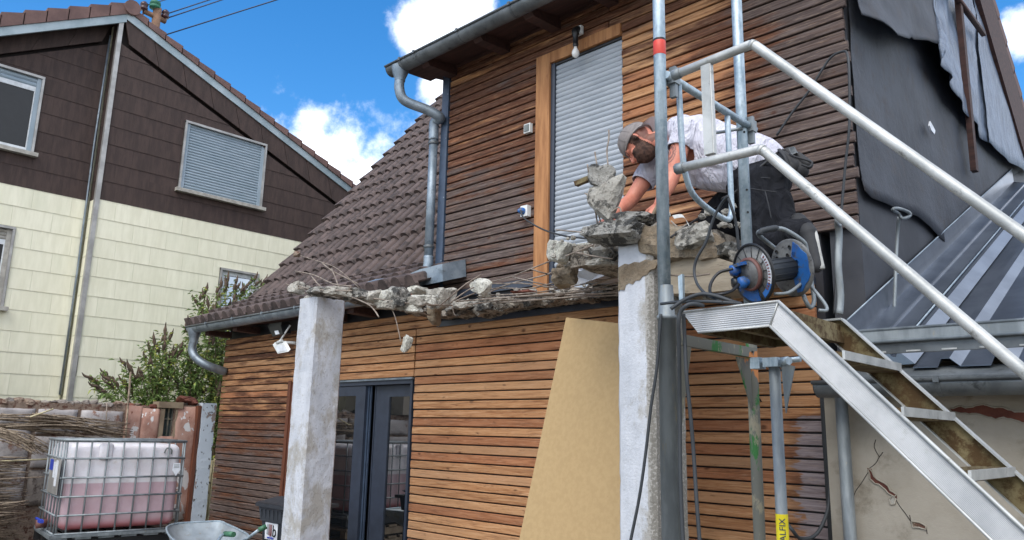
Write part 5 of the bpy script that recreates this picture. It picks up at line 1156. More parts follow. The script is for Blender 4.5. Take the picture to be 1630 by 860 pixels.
# right hand slab field that still carries the worker
m = MB(); m.prism([ay(1062, 400, 3.45), ay(1100, 402, 3.45), ay(1140, 410, 3.45), ay(1186, 424, 3.45), ay(1192, 460, 3.45), ay(1160, 462, 3.45), ay(1120, 466, 3.45), ay(1064, 468, 3.45)], (-.02, .25, 0)); m.obj('formed_edge', 'soffit', sr)
m = MB(); vs = []; nx, ny = 26, 26
for j in range(ny+1):
    for i in range(nx+1):
        x = -2.95+.86*i/nx; y = 3.62+1.36*j/ny; x += .05*fbm(Vector((y*4, 0, 2)), 1.5) if i == 0 else 0; y += .04*fbm(Vector((x*5, 2, 2)), 1.6) if j == 0 else 0
        vs.append((x, y, 2.74+.018*fbm(Vector((x*5, y*5, 0)), 1.5)))
m.add(vs, [(j*(nx+1)+i, j*(nx+1)+i+1, (j+1)*(nx+1)+i+1, (j+1)*(nx+1)+i) for j in range(ny) for i in range(nx)])
m.add([(a, b, 2.60+.01*fbm(Vector((a*6, b*6, 4)), 1.4)) for a, b, c in vs], [((j+1)*(nx+1)+i, (j+1)*(nx+1)+i+1, j*(nx+1)+i+1, j*(nx+1)+i) for j in range(ny) for i in range(nx)]); k = len(vs)
rimi = list(range(nx+1))+[(j+1)*(nx+1)-1 for j in range(1, ny+1)]+[ny*(nx+1)+i for i in range(nx-1, -1, -1)]+[j*(nx+1) for j in range(ny-1, 0, -1)]
for i in range(len(rimi)): a, b = rimi[i], rimi[(i+1) % len(rimi)]; m.f.append((a, b, b+k, a+k)); m.sm.append(False)
m.obj('slab_field', 'rubble', sr)
m = MB(); m.prism([(-3.55, 4.25, 2.745), (-2.6, 3.75, 2.66), (-2.45, 4.9, 2.66), (-3.75, 4.9, 2.75)], (0, 0, .03)); m.obj('painted_soffit', 'white_concrete', sr)
m = MB(); m.prism([ay(905, 436, 4.1), ay(935, 428, 4.1), ay(985, 414, 3.9), ay(988, 430, 3.9), ay(940, 447, 4.1), ay(915, 455, 4.1)], (.02, .10, .05)); m.obj('painted_soffit', 'white_concrete', sr)
def lump(px, py, Y, w_, h_, mat='chunk', sd=0, name='rubble_lump', ry=0, dep=None, parent=None, cuts=9, rough=.14, sub=3):
    p = ay(px, py, Y); sc_ = (p-CAM).dot(FWD)/FOC; m = MB(); R_ = Matrix.Rotation(ry, 3, Vector((0, 1, 0)))
    rock(m, p, (w_*sc_*.62, (dep or w_*sc_*.55), h_*sc_*.58), sd, sub, cuts, rough, R_)
    return m, p
for i, (px, py, Y, w_, h_, mt) in enumerate(((473, 459, 3.42, 22, 22, 'chunk'), (505, 464, 3.42, 30, 12, 'chunk_dark'), (535, 465, 3.45, 42, 16, 'chunk'), (568, 468, 3.6, 34, 18, 'chunk_dark'), (590, 472, 3.7, 34, 20, 'chunk'), (612, 476, 3.8, 30, 26, 'chunk_white'), (634, 474, 3.9, 34, 38, 'chunk_dark'), (655, 484, 4.0, 34, 22, 'chunk'), (676, 477, 4.2, 36, 18, 'chunk_white'), (702, 475, 4.4, 36, 34, 'chunk'), (690, 500, 4.5, 22, 36, 'chunk_brown'), (664, 463, 4.6, 30, 14, 'chunk_white'), (648, 471, 4.2, 20, 14, 'brick_red'), (616, 486, 3.8, 26, 16, 'chunk'), (655, 492, 4.0, 26, 14, 'chunk_white'), (722, 492, 4.8, 30, 18, 'chunk_dark'), (740, 486, 4.8, 36, 16, 'chunk'), (775, 490, 4.8, 40, 18, 'chunk_dark'), (812, 486, 4.8, 44, 18, 'rubble'), (850, 480, 4.8, 40, 20, 'chunk_dark'), (890, 476, 4.8, 44, 20, 'rubble'), (930, 472, 4.8, 44, 22, 'rubble'), (965, 466, 4.8, 40, 24, 'chunk_dark'), (835, 466, 4.7, 34, 7, 'brick_red'),
        (940, 398, 3.7, 40, 22, 'chunk_white'), (928, 410, 3.7, 44, 14, 'chunk_brown'), (965, 405, 3.6, 46, 24, 'chunk_dark'), (910, 422, 3.8, 40, 12, 'chunk_brown'), (955, 420, 3.6, 44, 12, 'chunk'), (895, 446, 4.0, 30, 26, 'chunk_brown'), (1090, 385, 3.5, 56, 34, 'chunk_dark'), (1080, 396, 3.45, 34, 22, 'chunk'), (1120, 393, 3.5, 50, 26, 'chunk'), (1150, 402, 3.5, 40, 24, 'chunk_dark'), (1180, 412, 3.5, 36, 22, 'chunk'), (1085, 372, 3.7, 40, 12, 'chunk_brown'), (1020, 352, 3.7, 40, 12, 'chunk_dark'), (1032, 366, 3.6, 36, 20, 'chunk'), (1035, 385, 3.5, 40, 16, 'chunk'), (1100, 470, 3.6, 40, 12, 'chunk_brown'), (1140, 472, 3.6, 40, 10, 'chunk_dark'), (1075, 478, 3.7, 30, 14, 'chunk_dark'))):
    m, p = lump(px, py, Y, w_, h_, mt, 400+i); m.obj('rubble_lump', mt, sr)
crumb = MB()
for i in range(260):
    k = i % 3
    if k == 0: p = ay(r.uniform(465, 720), 0, 3.9); t_ = r.random(); p = Vector((-5.75+r.uniform(-.08, .08), 3.4+1.5*t_, 2.73+r.uniform(-.02, .06)))
    elif k == 1: p = Vector((r.uniform(-5.8, -2.6), 4.8+r.uniform(-.1, .08), 2.76+r.uniform(-.03, .04)))
    else: p = Vector((r.uniform(-3.1, -1.8), 3.5+r.uniform(-.05, .25), 2.68+r.uniform(-.03, .1)))
    rock(crumb, p, (r.uniform(.012, .035),)*3, 700+i, 1)
crumb.obj('crumbs', 'chunk', sr, kind='stuff')
def rod(pts, rr=.0055, sub=3): m = MB(); m.tube([ay(*p) for p in pts], rr, 5, sub=sub); return m.obj('rebar', 'rebar', sr)
Yw = 4.35
for pts in ([(717, 482), (745, 462), (773, 451), (812, 441), (845, 428), (880, 414)], [(726, 479), (750, 469), (775, 461), (794, 458), (822, 449), (871, 437), (906, 421)],
            [(765, 449), (795, 452), (830, 451), (870, 457), (905, 460)], [(770, 470), (796, 459), (838, 460), (876, 452), (908, 442), (940, 422)], [(816, 441), (845, 448), (877, 455), (925, 459), (975, 460)],
            [(845, 428), (862, 434), (880, 437)], [(780, 470), (830, 468), (880, 462), (930, 452), (985, 441)], [(905, 441), (935, 444), (962, 446), (985, 440)], [(898, 455), (930, 446), (955, 438)],
            [(880, 473), (925, 461), (960, 448), (985, 438)], [(725, 480), (780, 476), (850, 470), (920, 466), (985, 456)], [(740, 486), (800, 478), (870, 476), (940, 470), (985, 462)], [(760, 472), (790, 474), (840, 471), (900, 468), (985, 450)], [(750, 478), (820, 473), (890, 470), (985, 466)],
            [(700, 487), (720, 470), (742, 452), (765, 438)], [(790, 482), (850, 478), (910, 474), (985, 470)]):
    rod([(a, b, Yw+.25*math.sin(a*.05)) for a, b in pts], .0058)
for pts in ([(985, 395), (1010, 385), (1035, 375)], [(900, 408), (915, 402), (945, 390)], [(915, 402), (945, 408), (975, 412)], [(1010, 381), (1036, 389), (1062, 397)], [(1068, 352), (1090, 372), (1110, 380)], [(1070, 388), (1105, 375), (1118, 362)], [(1068, 438), (1100, 440), (1130, 436)], [(885, 366), (905, 368), (945, 372), (965, 378)]):
    rod([(a, b, 3.45) for a, b in pts], .0045)
for pts in ([(475, 455, 3.4), (500, 462, 3.4), (560, 472, 3.6), (600, 476, 3.7), (660, 484, 4.0), (720, 486, 4.4)], [(455, 452, 3.4), (468, 457, 3.4), (490, 461, 3.4), (560, 463, 3.4)], [(528, 428, 3.6), (535, 445, 3.55), (545, 470, 3.5), (558, 490-38+6, 3.45)], [(496, 440, 3.5), (510, 456, 3.5), (531, 466, 3.5)], [(470, 432, 3.6), (500, 438, 3.6), (530, 452, 3.5), (560, 456, 3.5)], [(512, 418, 3.6), (530, 432, 3.6), (570, 452, 3.7)],
            [(560, 473, 3.5), (585, 484, 3.5), (596, 494, 3.5), (603, 505, 3.5)], [(720, 487, 4.6), (722, 498, 4.6), (725, 503, 4.6)], [(645, 497, 4.1), (660, 497, 4.1), (685, 502, 4.3)]):
    rod(pts, .0058)
# ---- lumps that hang or stand on their own bars
t = thing('concrete_chunk', ay(965, 310, 3.45), 'large grey concrete chunk held up on bent bars in front of the shutter', 'concrete chunk')
m, p = lump(966, 308, 3.45, 56, 72, 'chunk_dark', 811, ry=.42, dep=.07, rough=.10, cuts=11); m.obj('body', 'chunk', t)
m, p = lump(957, 282, 3.44, 44, 38, 'chunk_dark', 815, ry=.3, dep=.06, rough=.12); m.obj('body_top', 'chunk_dark', t)
m = MB(); m.prism([ay(913, 289, 3.42), ay(937, 279, 3.42), ay(938, 286, 3.42), ay(915, 296, 3.42)], (0, .03, 0)); m.obj('plate', 'mossy', t)
for pts in ([(968, 266, 3.44), (966, 240, 3.45), (969, 222, 3.45), (969, 207, 3.46)], [(950, 262, 3.42), (948, 250, 3.42), (947, 242, 3.42)], [(937, 276, 3.42), (935, 262, 3.42)], [(946, 325, 3.44), (950, 350, 3.5), (953, 362, 3.55)], [(955, 330, 3.44), (954, 345, 3.5), (958, 358, 3.55)], [(972, 340, 3.42), (986, 330, 3.42), (989, 345, 3.42)], [(931, 308, 3.42), (940, 312, 3.42)]):
    m = MB(); m.tube([ay(*q) for q in pts], .0048, 5, sub=3); m.obj('rebar', 'rebar', t)
def chunk(px, py, Y, w_, h_, mt, sd, lb, ry=0, dep=None, **k):
    m, p = lump(px, py, Y, w_, h_, mt, sd, ry=ry, dep=dep, **k); return m.obj('concrete_chunk', mt, label=lb, cat='concrete chunk')
chunk(981, 373, 3.35, 96, 40, 'chunk_dark', 821, 'long blackened slab fragment lying on the right pillar head', ry=.08, dep=.13, rough=.10, sub=4)
chunk(1016, 349, 3.45, 66, 18, 'chunk_dark', 823, 'flat dark fragment on top of the blackened slab, under the hands of the worker', ry=.02, dep=.10)
chunk(890, 400, 3.55, 40, 40, 'chunk_white', 825, 'pale plastered lump beside the wooden door trim', ry=.1, dep=.08)
chunk(765, 456, 4.4, 36, 28, 'chunk_white', 828, 'small pale lump caught in the reinforcing mesh left of the door', ry=.5, dep=.07)
chunk(899, 440, 3.75, 38, 30, 'chunk_brown', 829, 'brown broken lump at the foot of the wooden door trim', dep=.08)
chunk(1108, 378, 3.42, 66, 40, 'chunk', 831, 'whitish grey slab fragment in front of the kneeling worker', ry=-.2, dep=.1)
t = thing('hanging_chunk', ay(645, 552, 3.85), 'small pale lump dangling on a bent bar in front of the lower slats', 'concrete chunk')
m, p = lump(648, 549, 3.85, 18, 30, 'chunk', 833, ry=.35, dep=.04); m.obj('body', 'chunk_white', t)
m = MB(); m.tube([ay(*q) for q in ((622, 488, 3.85), (629, 505, 3.85), (634, 525, 3.85), (638, 544, 3.85))], .0048, 5, sub=3); m.obj('rebar', 'rebar', t)
t = thing('brick_crumb', ay(472, 406, 3.6), 'tiny brown crumb on the tip of a wire in front of the cream wall', 'crumb')
m, p = lump(473, 405, 3.6, 15, 9, 'brick_red', 840, dep=.03); m.obj('body', 'mortar', t)
m = MB(); m.tube([ay(*q) for q in ((478, 407, 3.6), (500, 414, 3.6), (530, 424, 3.6), (552, 440, 3.6), (575, 462, 3.7))], .0035, 5, sub=3); m.obj('wire', 'rebar', t)
# leaning board
a, b, c, d = ay(901, 506, 4.15), ay(985, 515, 4.05), ay(985, 880, 3.95), ay(822, 880, 4.15)
m = MB(); TL = ay(901, 506, 4.30); 
ux = Vector((1, -.10, 0)).normalized()
BL = ay(822, 880, 3.95); TR = ay(1010, 518, 4.18); BR_ = ay(1010, 905, 3.90)
m.prism([TL, TR, BR_, BL], (0, .018, .004)); m.obj('leaning_board', 'osb', label='tan particle board leaning on the slat wall behind the right pillar', cat='board')
# ================================================================== SCAFFOLD
SX, SY0, SY1 = -1.665, 2.63, 3.36
sc = thing('scaffold', (SX, 3.0, 0), 'galvanised scaffold frame with red tape band, standing before the right pillar', 'scaffold')
p1 = ay(1047, 20, SY0); q1 = ay(1060, 490, SY0); p2 = ay(1172, 20, SY1); q2 = ay(1190, 388, SY1)
def post(X_, Y_, z0, z1, rr, mat, name='post'): m = MB(); m.tube([(X_, Y_, z0), (X_, Y_, z1)], rr, 16); return m.obj(name, mat, sc)
X1 = (p1.x+q1.x)/2; X2 = (p2.x+q2.x)/2
post(X1, SY0, 2.06, 4.6, .0265, 'galv'); post(X2, SY1, 2.06, 4.6, .0265, 'galv')
zt = ay(1048, 78, SY0).z
m = MB(); m.lathe([(.0270, -.035), (.0275, -.034), (.0275, .03), (.0270, .031)], (X1, SY0, zt), n=16); tp_ = m.obj('red_band', 'red_tape', sc)
m = MB(); m.lathe([(.0272, 0), (.0278, .001), (.0278, .008), (.0272, .009)], (X1, SY0, zt+.032), n=16); m.obj('band_edge', 'black_plastic', sc)
zl_ = q1.z
m = MB(); m.lathe([(.028, .12), (.034, .0), (.040, -.005), (.040, -.02), (.036, -.02), (.038, -2.1)], (X1+.008, SY0, 2.07), n=16); m.obj('lower_post', 'galv_dark', sc)
m = MB(); m.lathe([(.026, .0), (.026, -2.0)], (X2, SY1, 2.03), n=14); m.obj('lower_post', 'green_steel', sc)
def tz(px, py, Y): return ay(px, py, Y)
zr_ = ay(1066, 112, SY0).z; zr2 = ay(1188, 204, SY1).z; zr_ = (zr_+zr2)/2
m = MB(); m.tube([(X1+.03, SY0+.0, zr_), (X1+.03, SY1+.08, zr_)], .0175, 10); m.obj('transom', 'galv', sc)
for Y_ in (SY0+.05, SY1+.03):
    m = MB(); m.box(X1+.005, X1+.055, Y_-.022, Y_+.022, zr_-.03, zr_+.028); m.box(X1+.02, X1+.05, Y_-.01, Y_+.01, zr_-.09, zr_+.05); m.obj('wedge_lock', 'galv_dark', sc)
m = MB(); q = [(SY0+.10, zr_-.01), (SY0+.115, zr_-.30), (SY0+.14, zr_-.42), (SY0+.22, zr_-.50), (SY0+.46, zr_-.54), (SY0+.53, zr_-.50), (SY0+.535, zr_-.40), (SY0+.53, zr_-.02)]
m.tube([(X1+.03, a, b) for a, b in q], .0135, 10, sub=5); m.obj('guard_loop', 'galv', sc)
m = MB(); m.tube([(X2-.12, SY1-.04, zr2-.0), (X2+.02, SY1-.03, zr2-.01)], .008, 6); m.obj('wedge_pin', 'galv_dark', sc)
m = MB(); 
for z in (ay(1186, 305, SY1).z, ay(1190, 340, SY1).z, ay(1187, 212, SY1).z): m.lathe([(0, 0), (.006, 0), (.006, .002)], (X2+.02, SY1-.0175, z), (.7, -.7, 0), 8)
m.obj('peg_hole', 'black_plastic', sc)
m = MB(); m.box(X1+.0, X1+.03, SY0+.02, SY1, 1.955, 2.0); m.prism([(X2-.0, SY1-.03, 1.95), (X2, SY1-.16, 1.95), (X2, SY1-.03, 1.72)], (.008, 0, 0)); m.prism([(X1+.03, SY0+.04, 1.95), (X1+.03, SY0+.13, 1.95), (X1+.03, SY0+.04, 1.62)], (.01, 0, 0)); m.obj('green_gusset', 'green_steel', sc)
# prop with sticker
pp = ay(1233, 590, 3.25); pq = ay(1246, 855, 3.25); px_ = (pp.x+pq.x)/2
pt = thing('scaffold_tube', (px_, 3.25, 0), 'grey scaffold tube with yellow sticker clamped under the stair platform', 'scaffold tube')
m = MB(); m.tube([(px_, 3.25, 0), (px_, 3.25, 1.93)], .0245, 16); m.obj('tube', 'galv_dark', pt)
zs = ay(1243, 818, 3.25).z; z2 = zs-.35
m = MB(); m.lathe([(.0255, 0), (.0255, -.36)], (px_, 3.25, zs), n=16); yl = m.obj('sticker', 'yellow', pt)
vd = Vector((px_, 3.25, 0)); vd = Vector((-vd.x, -vd.y, 0)).normalized(); sd_ = Vector((-vd.y, vd.x, 0))
text_mesh('ALFIX', .036, frame3(Vector((px_, 3.25, zs-.062))+vd*.0275-sd_*-.002, (0, 0, 1), -sd_*1.0), 'lettering', 'ink_blue', yl, .001)
m = MB(); m.box(px_-.035, px_+.035, 3.21, 3.29, 1.90, 1.94); m.tube([(px_-.10, 3.25, 1.92), (px_+.12, 3.25, 1.93)], .012, 8); m.box(px_-.10, px_-.055, 3.22, 3.28, 1.895, 1.945); m.tube([(px_+.05, 3.22, 1.92), (px_+.09, 3.2, 1.92)], .019, 6); m.obj('coupler', 'galv', pt)
m = MB(); m.prism([(px_+.03, 3.25, 1.92), (px_+.09, 3.25, 1.90), (px_+.04, 3.25, 1.70)], (0, .01, 0)); m.obj('gusset', 'galv_dark', pt)
# ================================================================== ALUMINIUM STAIR
as_ = thing('aluminium_stair', (-.9, 2.8, 1.3), 'aluminium scaffold stair with landing, ribbed stringers and tubular handrails', 'stair')
Y0_, Y1_ = 2.50, 3.07
K = Vector((-1.14, Y0_, 2.055)); LE = ay(1084, 497, Y0_)
sl_ = (ay(1630, 842, Y0_)-K); slp = sl_.z/sl_.x
XE = 0.35
def yz(dx, dz, Y): return Vector((K.x+dx, Y, K.z+dz))
th = .083
# landing side: extruded sheet with fine horizontal ribs, then the sloping stringer with its own ribs
def ribside(pa, pb, pc, pd, Y, n, name, mat, flip=1, amp=.0022):
    """pa-pb upper edge, pd-pc lower edge; ribs run along the edge direction"""
    m = MB(); vs = []; N_ = n*2
    for i in range(N_+1):
        t = i/N_; a = vjoin(pa, pd, t); b = vjoin(pb, pc, t); o = -flip*amp if i % 2 else 0
        if i in (0, N_): o = -flip*.004
        vs += [a+Vector((0, o, 0)), b+Vector((0, o, 0))]
    m.add(vs, [(2*i, 2*i+1, 2*i+3, 2*i+2) for i in range(N_)]); k = len(vs); m.add([v+Vector((0, flip*.02-v.y+Y, 0)) for v in vs], [(2*i+1, 2*i, 2*i+2, 2*i+3) for i in range(N_)])
    m.add([], []); m.f += [(0, 1, 1+k, k), (2*N_, 2*N_+1, 2*N_+1+k, 2*N_+k), (0, 2*N_, 2*N_+k, k), (1, 2*N_+1, 2*N_+1+k, 1+k)]; m.sm += [False]*4
    return m.obj(name, mat, as_)
kb = ay(1226, 519, Y0_); kb.y = Y0_
pl0 = ay(1086, 497, Y0_); pl1 = ay(1112, 530, Y0_)
ribside(pl0, K, kb, pl1, Y0_, 11, 'landing_side', 'ribbed', 1, .0018)
dx_ = 1.5; dn = Vector((dx_, 0, slp*dx_))
ribside(K, K+dn, kb+dn, kb, Y0_+.001, 22, 'stringer', 'ribbed', 1, .0016)
m = MB(); m.tube([K+Vector((0, -.004, 0)), K+dn+Vector((0, -.004, 0))], .006, 6); m.tube([kb+Vector((0, -.004, 0)), kb+dn+Vector((0, -.004, 0))], .005, 6); m.tube([pl0+Vector((0, -.003, 0)), K+Vector((0, -.003, 0))], .004, 6); m.tube([pl1+Vector((0, -.003, 0)), kb+Vector((0, -.003, 0))], .004, 6); m.tube([K+Vector((0, -.003, 0)), kb+Vector((0, -.003, 0))], .0035, 6); m.obj('stringer_edge', 'alu', as_)
# far stringer: mossy inner face, pale top flange
m = MB(); off = Vector((0, Y1_-Y0_, 0)); Kf = K+off; kf = kb+off
m.prism([Kf, Kf+dn, kf+dn+Vector((0, 0, -.0)), kf], (0, .018, 0)); m.prism([pl0+off, Kf, kf, pl1+off], (0, .0175, 0)); m.obj('far_stringer', 'mossy', as_)
m = MB(); m.prism([Kf+Vector((0, -.022, 0)), Kf+dn+Vector((0, -.022, 0)), Kf+dn+Vector((0, -.022, .008)), Kf+Vector((0, -.022, .008))], (0, .045, 0)); m.prism([pl0+off+Vector((0, -.02, .001)), Kf+Vector((0, -.02, .001)), Kf+Vector((0, -.02, .009)), pl0+off+Vector((0, -.02, .009))], (0, .04, 0)); m.prism([kf+Vector((.0, -.022, -.006)), kf+dn+Vector((0, -.022, -.006)), kf+dn+Vector((0, -.022, 0)), kf+Vector((0, -.022, 0))], (0, .04, 0)); m.obj('stringer_flange', 'alu', as_)
m = MB(); m.box(pl0.x+.01, K.x-.012, Y0_+.02, Y1_, 2.012, 2.04); m.obj('landing_deck', 'mossy', as_)
for x in (-1.45, -1.3, -1.17): m = MB(); m.box(x, x+.03, Y0_+.02, Y1_, 1.965, 2.010); m.obj('landing_joist', 'mossy', as_)
for i in range(7):
    cx, cz = -.958+i*.164, 1.872-i*.1795
    m = MB(); m.box(cx-.09, cx+.012, Y0_+.02, Y1_-.001, cz-.028, cz); 
    for j in range(5): m.box(cx-.09+j*.02, cx-.081+j*.02, Y0_+.021, Y1_-.002, cz+.0005, cz+.004)
    m.obj('tread', 'mossy', as_)
    m = MB(); m.box(cx+.0125, cx+.021, Y0_+.02, Y1_-.002, cz-.024, cz+.005); m.obj('tread_nosing', 'alu', as_)
# handrails
def rail(pts, Y, name='handrail', rr=.0185):
    q = [ay(px, py, Y) for px, py in pts]; m = MB(); P_ = [q[0], q[0].lerp(q[1], .5), q[1].lerp(q[0], .03), q[1].lerp(q[2], .015), q[1].lerp(q[2], .5), q[2], q[2]+(q[2]-q[1])*1.2]
    m.tube(P_, rr, 16); o = m.obj(name, 'alu', as_); m = MB(); m.tube([q[1].lerp(q[0], .020), q[1].lerp(q[2], .010)], rr+.0012, 16); m.obj('weld_joint', 'alu', as_)
    m = MB(); m.tube([q[0].lerp(q[1], -.06), q[0].lerp(q[1], .05)], .0225, 6); m.obj('rail_end', 'galv_dark', as_); return q
YR = 2.53
ra = rail([(1078, 118), (1198, 70), (1630, 375)], YR); rb = rail([(1083, 268), (1212, 237), (1630, 592)], YR)
m = MB(); a = ay(1125, 102, YR); b = ay(1131, 246, YR)
m.prism([a+Vector((-.021, -.012, 0)), a+Vector((.017, -.012, 0)), b+Vector((.017, -.012, 0)), b+Vector((-.021, -.012, 0))], (0, .026, 0)); m.obj('baluster', 'alu', as_)
m = MB(); m.prism([a+Vector((.018, -.012, 0)), a+Vector((.021, -.010, 0)), b+Vector((.021, -.010, 0)), b+Vector((.018, -.012, 0))], (0, .022, 0)); m.obj('baluster_edge', 'alu', as_)
# horizontal scaffold beam in front of the lean-to
BY = 3.45; b0_ = ay(1366, 526, BY); bz = (b0_.z+ay(1630, 508, BY).z)/2
bm_ = thing('steel_deck_edge', (-.2, BY, bz-.15), 'galvanised steel scaffold plank crossing in front of the metal lean-to roof', 'scaffold plank')
m = MB(); x0, x1_ = b0_.x-.03, 1.8; m.box(x0, x1_, BY, BY+.006, bz-.052, bz-.006); m.tube([(x0, BY+.002, bz-.003), (x1_, BY+.002, bz-.003)], .0065, 6); m.tube([(x0, BY-.004, bz-.056), (x1_, BY-.004, bz-.056)], .0065, 8); m.obj('flange', 'galv_dark', bm_)
m = MB(); m.box(x0, x1_, BY+.012, BY+.03, bz-.105, bz-.060); m.box(x0, x1_, BY+.03, BY+.30, bz-.066, bz-.060); m.obj('web', 'zinc_dark', bm_)
i = 0; x = x0+.08
while x < x1_-.1:
    m = MB(); m.box(x, x+.055, BY+.0095, BY+.0118, bz-.101, bz-.095); m.obj('slot', 'alu', bm_); x += .135
# ================================================================== CABLE REEL
rl = thing('cable_reel', ay(1230, 470, 2.75), 'blue and grey cable reel with capped sockets on a tubular stand, on the landing', 'cable reel')
AXD = Vector((.42, .87, .215)).normalized(); RC = ay(1199, 436, 2.68); RF = RC+AXD*.185; ru = AXD.cross(Vector((0, 0, 1))).normalized(); rv = ru.cross(AXD)
RR_ = .112
def ring(m, c, r0, r1, h0, h1, n=36): m.lathe([(r0, h0), (r1, h0), (r1, h1), (r0, h1), (r0, h0)], c, AXD, n)
m = MB(); m.tube([RC+(ru*math.cos(a)+rv*math.sin(a))*RR_ for a in [2*PI*k/40 for k in range(40)]], .0055, 8, closed=True); m.obj('disc_rim', 'black_plastic', rl)
m = MB(); m.lathe([(.0, .004), (.106, .004), (.108, .0), (.0, 0)], RC, AXD, 40); m.obj('front_disc', 'reel_clear', rl)
for k in range(14):
    a = 2*PI*k/14; d = ru*math.cos(a)+rv*math.sin(a); m = MB(); m.tube([RC+d*.058-AXD*.002, RC+d*.107-AXD*.002], .0016, 4); m.obj('spoke', 'rubber', rl)
m = MB(); sg = []
for k in range(9): a = math.radians(205+k*9); sg.append(ru*math.cos(a)+rv*math.sin(a))
m.prism([RC+d*.106-AXD*.0045 for d in sg]+[RC+d*.06-AXD*.0045 for d in sg[::-1]], AXD*.003); m.obj('blue_segment', 'blue_plastic', rl)
m = MB(); sg = []
for k in range(5): a = math.radians(-68+k*9); sg.append(ru*math.cos(a)+rv*math.sin(a))
m.prism([RC+d*.106-AXD*.0045 for d in sg]+[RC+d*.085-AXD*.0045 for d in sg[::-1]], AXD*.003); m.obj('blue_segment', 'blue_plastic', rl)
m = MB(); sg = []
for k in range(9): a = math.radians(-50+k*11); sg.append(ru*math.cos(a)+rv*math.sin(a))
m.prism([RC+d*.104-AXD*.0042 for d in sg]+[RC+d*.085-AXD*.0042 for d in sg[::-1]], AXD*.002); wlb = m.obj('paper_band', 'label_white', rl)
for k in range(12):
    a = math.radians(-46+k*7.0); d = ru*math.cos(a)+rv*math.sin(a); e = AXD.cross(d); m = MB(); m.prism([RC+d*.100-AXD*.006+e*.002, RC+d*.100-AXD*.006-e*.0015*(k % 3), RC+d*.089-AXD*.006-e*.002, RC+d*.089-AXD*.006+e*.0025], AXD*.001); m.obj('band_print', 'bar_red', wlb)
m = MB(); ring(m, RC, .0, .062, -.022, .0, 30); m.obj('hub_cover', 'reel_clear', rl)
m = MB(); ring(m, RC, .0555, .064, -.024, -.010, 30); m.obj('hub_band', 'warn_red', rl)
for (a, b, tl) in ((-.045, .028, -.03), (-.012, -.025, -.03), (-.05, -.02, -.02)):
    c = RC+ru*a+rv*b; m = MB(); m.lathe([(.0, -.055), (.021, -.053), (.023, -.048), (.023, -.030), (.017, -.028), (.017, 0)], c, (AXD+ru*.35).normalized(), 18); o = m.obj('socket_cap', 'blue_plastic' if a != -.05 else 'black_plastic', rl)
m = MB(); M9 = frame3(RC+ru*-.03+rv*.045-AXD*.035, ru, rv); m.box(-.04, .035, -.006, .006, -.012, .012, M9); m.obj('socket_flap', 'blue_plastic', rl)
m = MB(); m.lathe([(.043, .004), (.043, .181), (.0, .181)], RC, AXD, 24); m.obj('drum', 'rubber', rl)
for k in range(12):
    a = 2*PI*k/12; d = ru*math.cos(a)+rv*math.sin(a); m = MB(); m.tube([RC+d*.044+AXD*.006, RC+d*.044+AXD*.18], .0022, 4); m.obj('drum_rib', 'rubber', rl)
m = MB(); m.lathe([(.0, -.003), (.108, -.003), (.113, .0), (.113, .006), (0, .006)], RF, AXD, 40); fd = m.obj('rear_disc', 'reel_clear', rl)
m = MB(); sg = []
for k in range(11): a = math.radians(-85+k*15); sg.append(ru*math.cos(a)+rv*math.sin(a))
m.prism([RF+d*(.100+.005*math.sin(k*2.1))-AXD*.006 for k, d in enumerate(sg)]+[RF+d*(.032+.01*math.sin(k*1.7))-AXD*.006 for k, d in enumerate(sg[::-1])], AXD*.003); m.obj('blue_segment', 'blue_plastic', rl)
for (a, b) in ((.02, .078), (.0, .05), (.035, .048), (.042, .015), (-.06, .05), (-.055, .075), (.03, -.075)):
    m = MB(); m.lathe([(0, -.0005), (.0085, -.0005), (.0085, 0)], RF+ru*a+rv*b-AXD*.0065, -AXD, 12); m.obj('disc_hole', 'black_plastic', rl)
m = MB(); Pq = lambda px, py, y: ay(px, py, y)
m.tube([Pq(1233, 395, 2.90), Pq(1213, 379, 2.80), Pq(1207, 372, 2.78), Pq(1210, 368, 2.78), Pq(1232, 364, 2.82), Pq(1250, 366, 2.86), Pq(1278, 384, 2.92), Pq(1284, 398, 2.94), Pq(1290, 440, 2.94), Pq(1296, 478, 2.92), Pq(1290, 490, 2.90), Pq(1283, 480, 2.88), Pq(1279, 470, 2.88)], .0085, 8, sub=3); m.obj('stand', 'galv_dark', rl)
m = MB(); m.tube([Pq(1210, 374, 2.78), Pq(1212, 368, 2.78), Pq(1232, 363.5, 2.82), Pq(1236, 364, 2.83)], .0125, 10, sub=2); m.obj('grip', 'rubber', rl)
m = MB(); m.tube([Pq(1232, 468, 2.74), Pq(1255, 466, 2.78), Pq(1275, 452, 2.84), Pq(1281, 449, 2.86), Pq(1290, 455, 2.86), Pq(1312, 482, 2.84), Pq(1316, 494, 2.82), Pq(1303, 494, 2.80)], .0065, 8, sub=3); m.obj('foot_bar', 'galv_dark', rl)
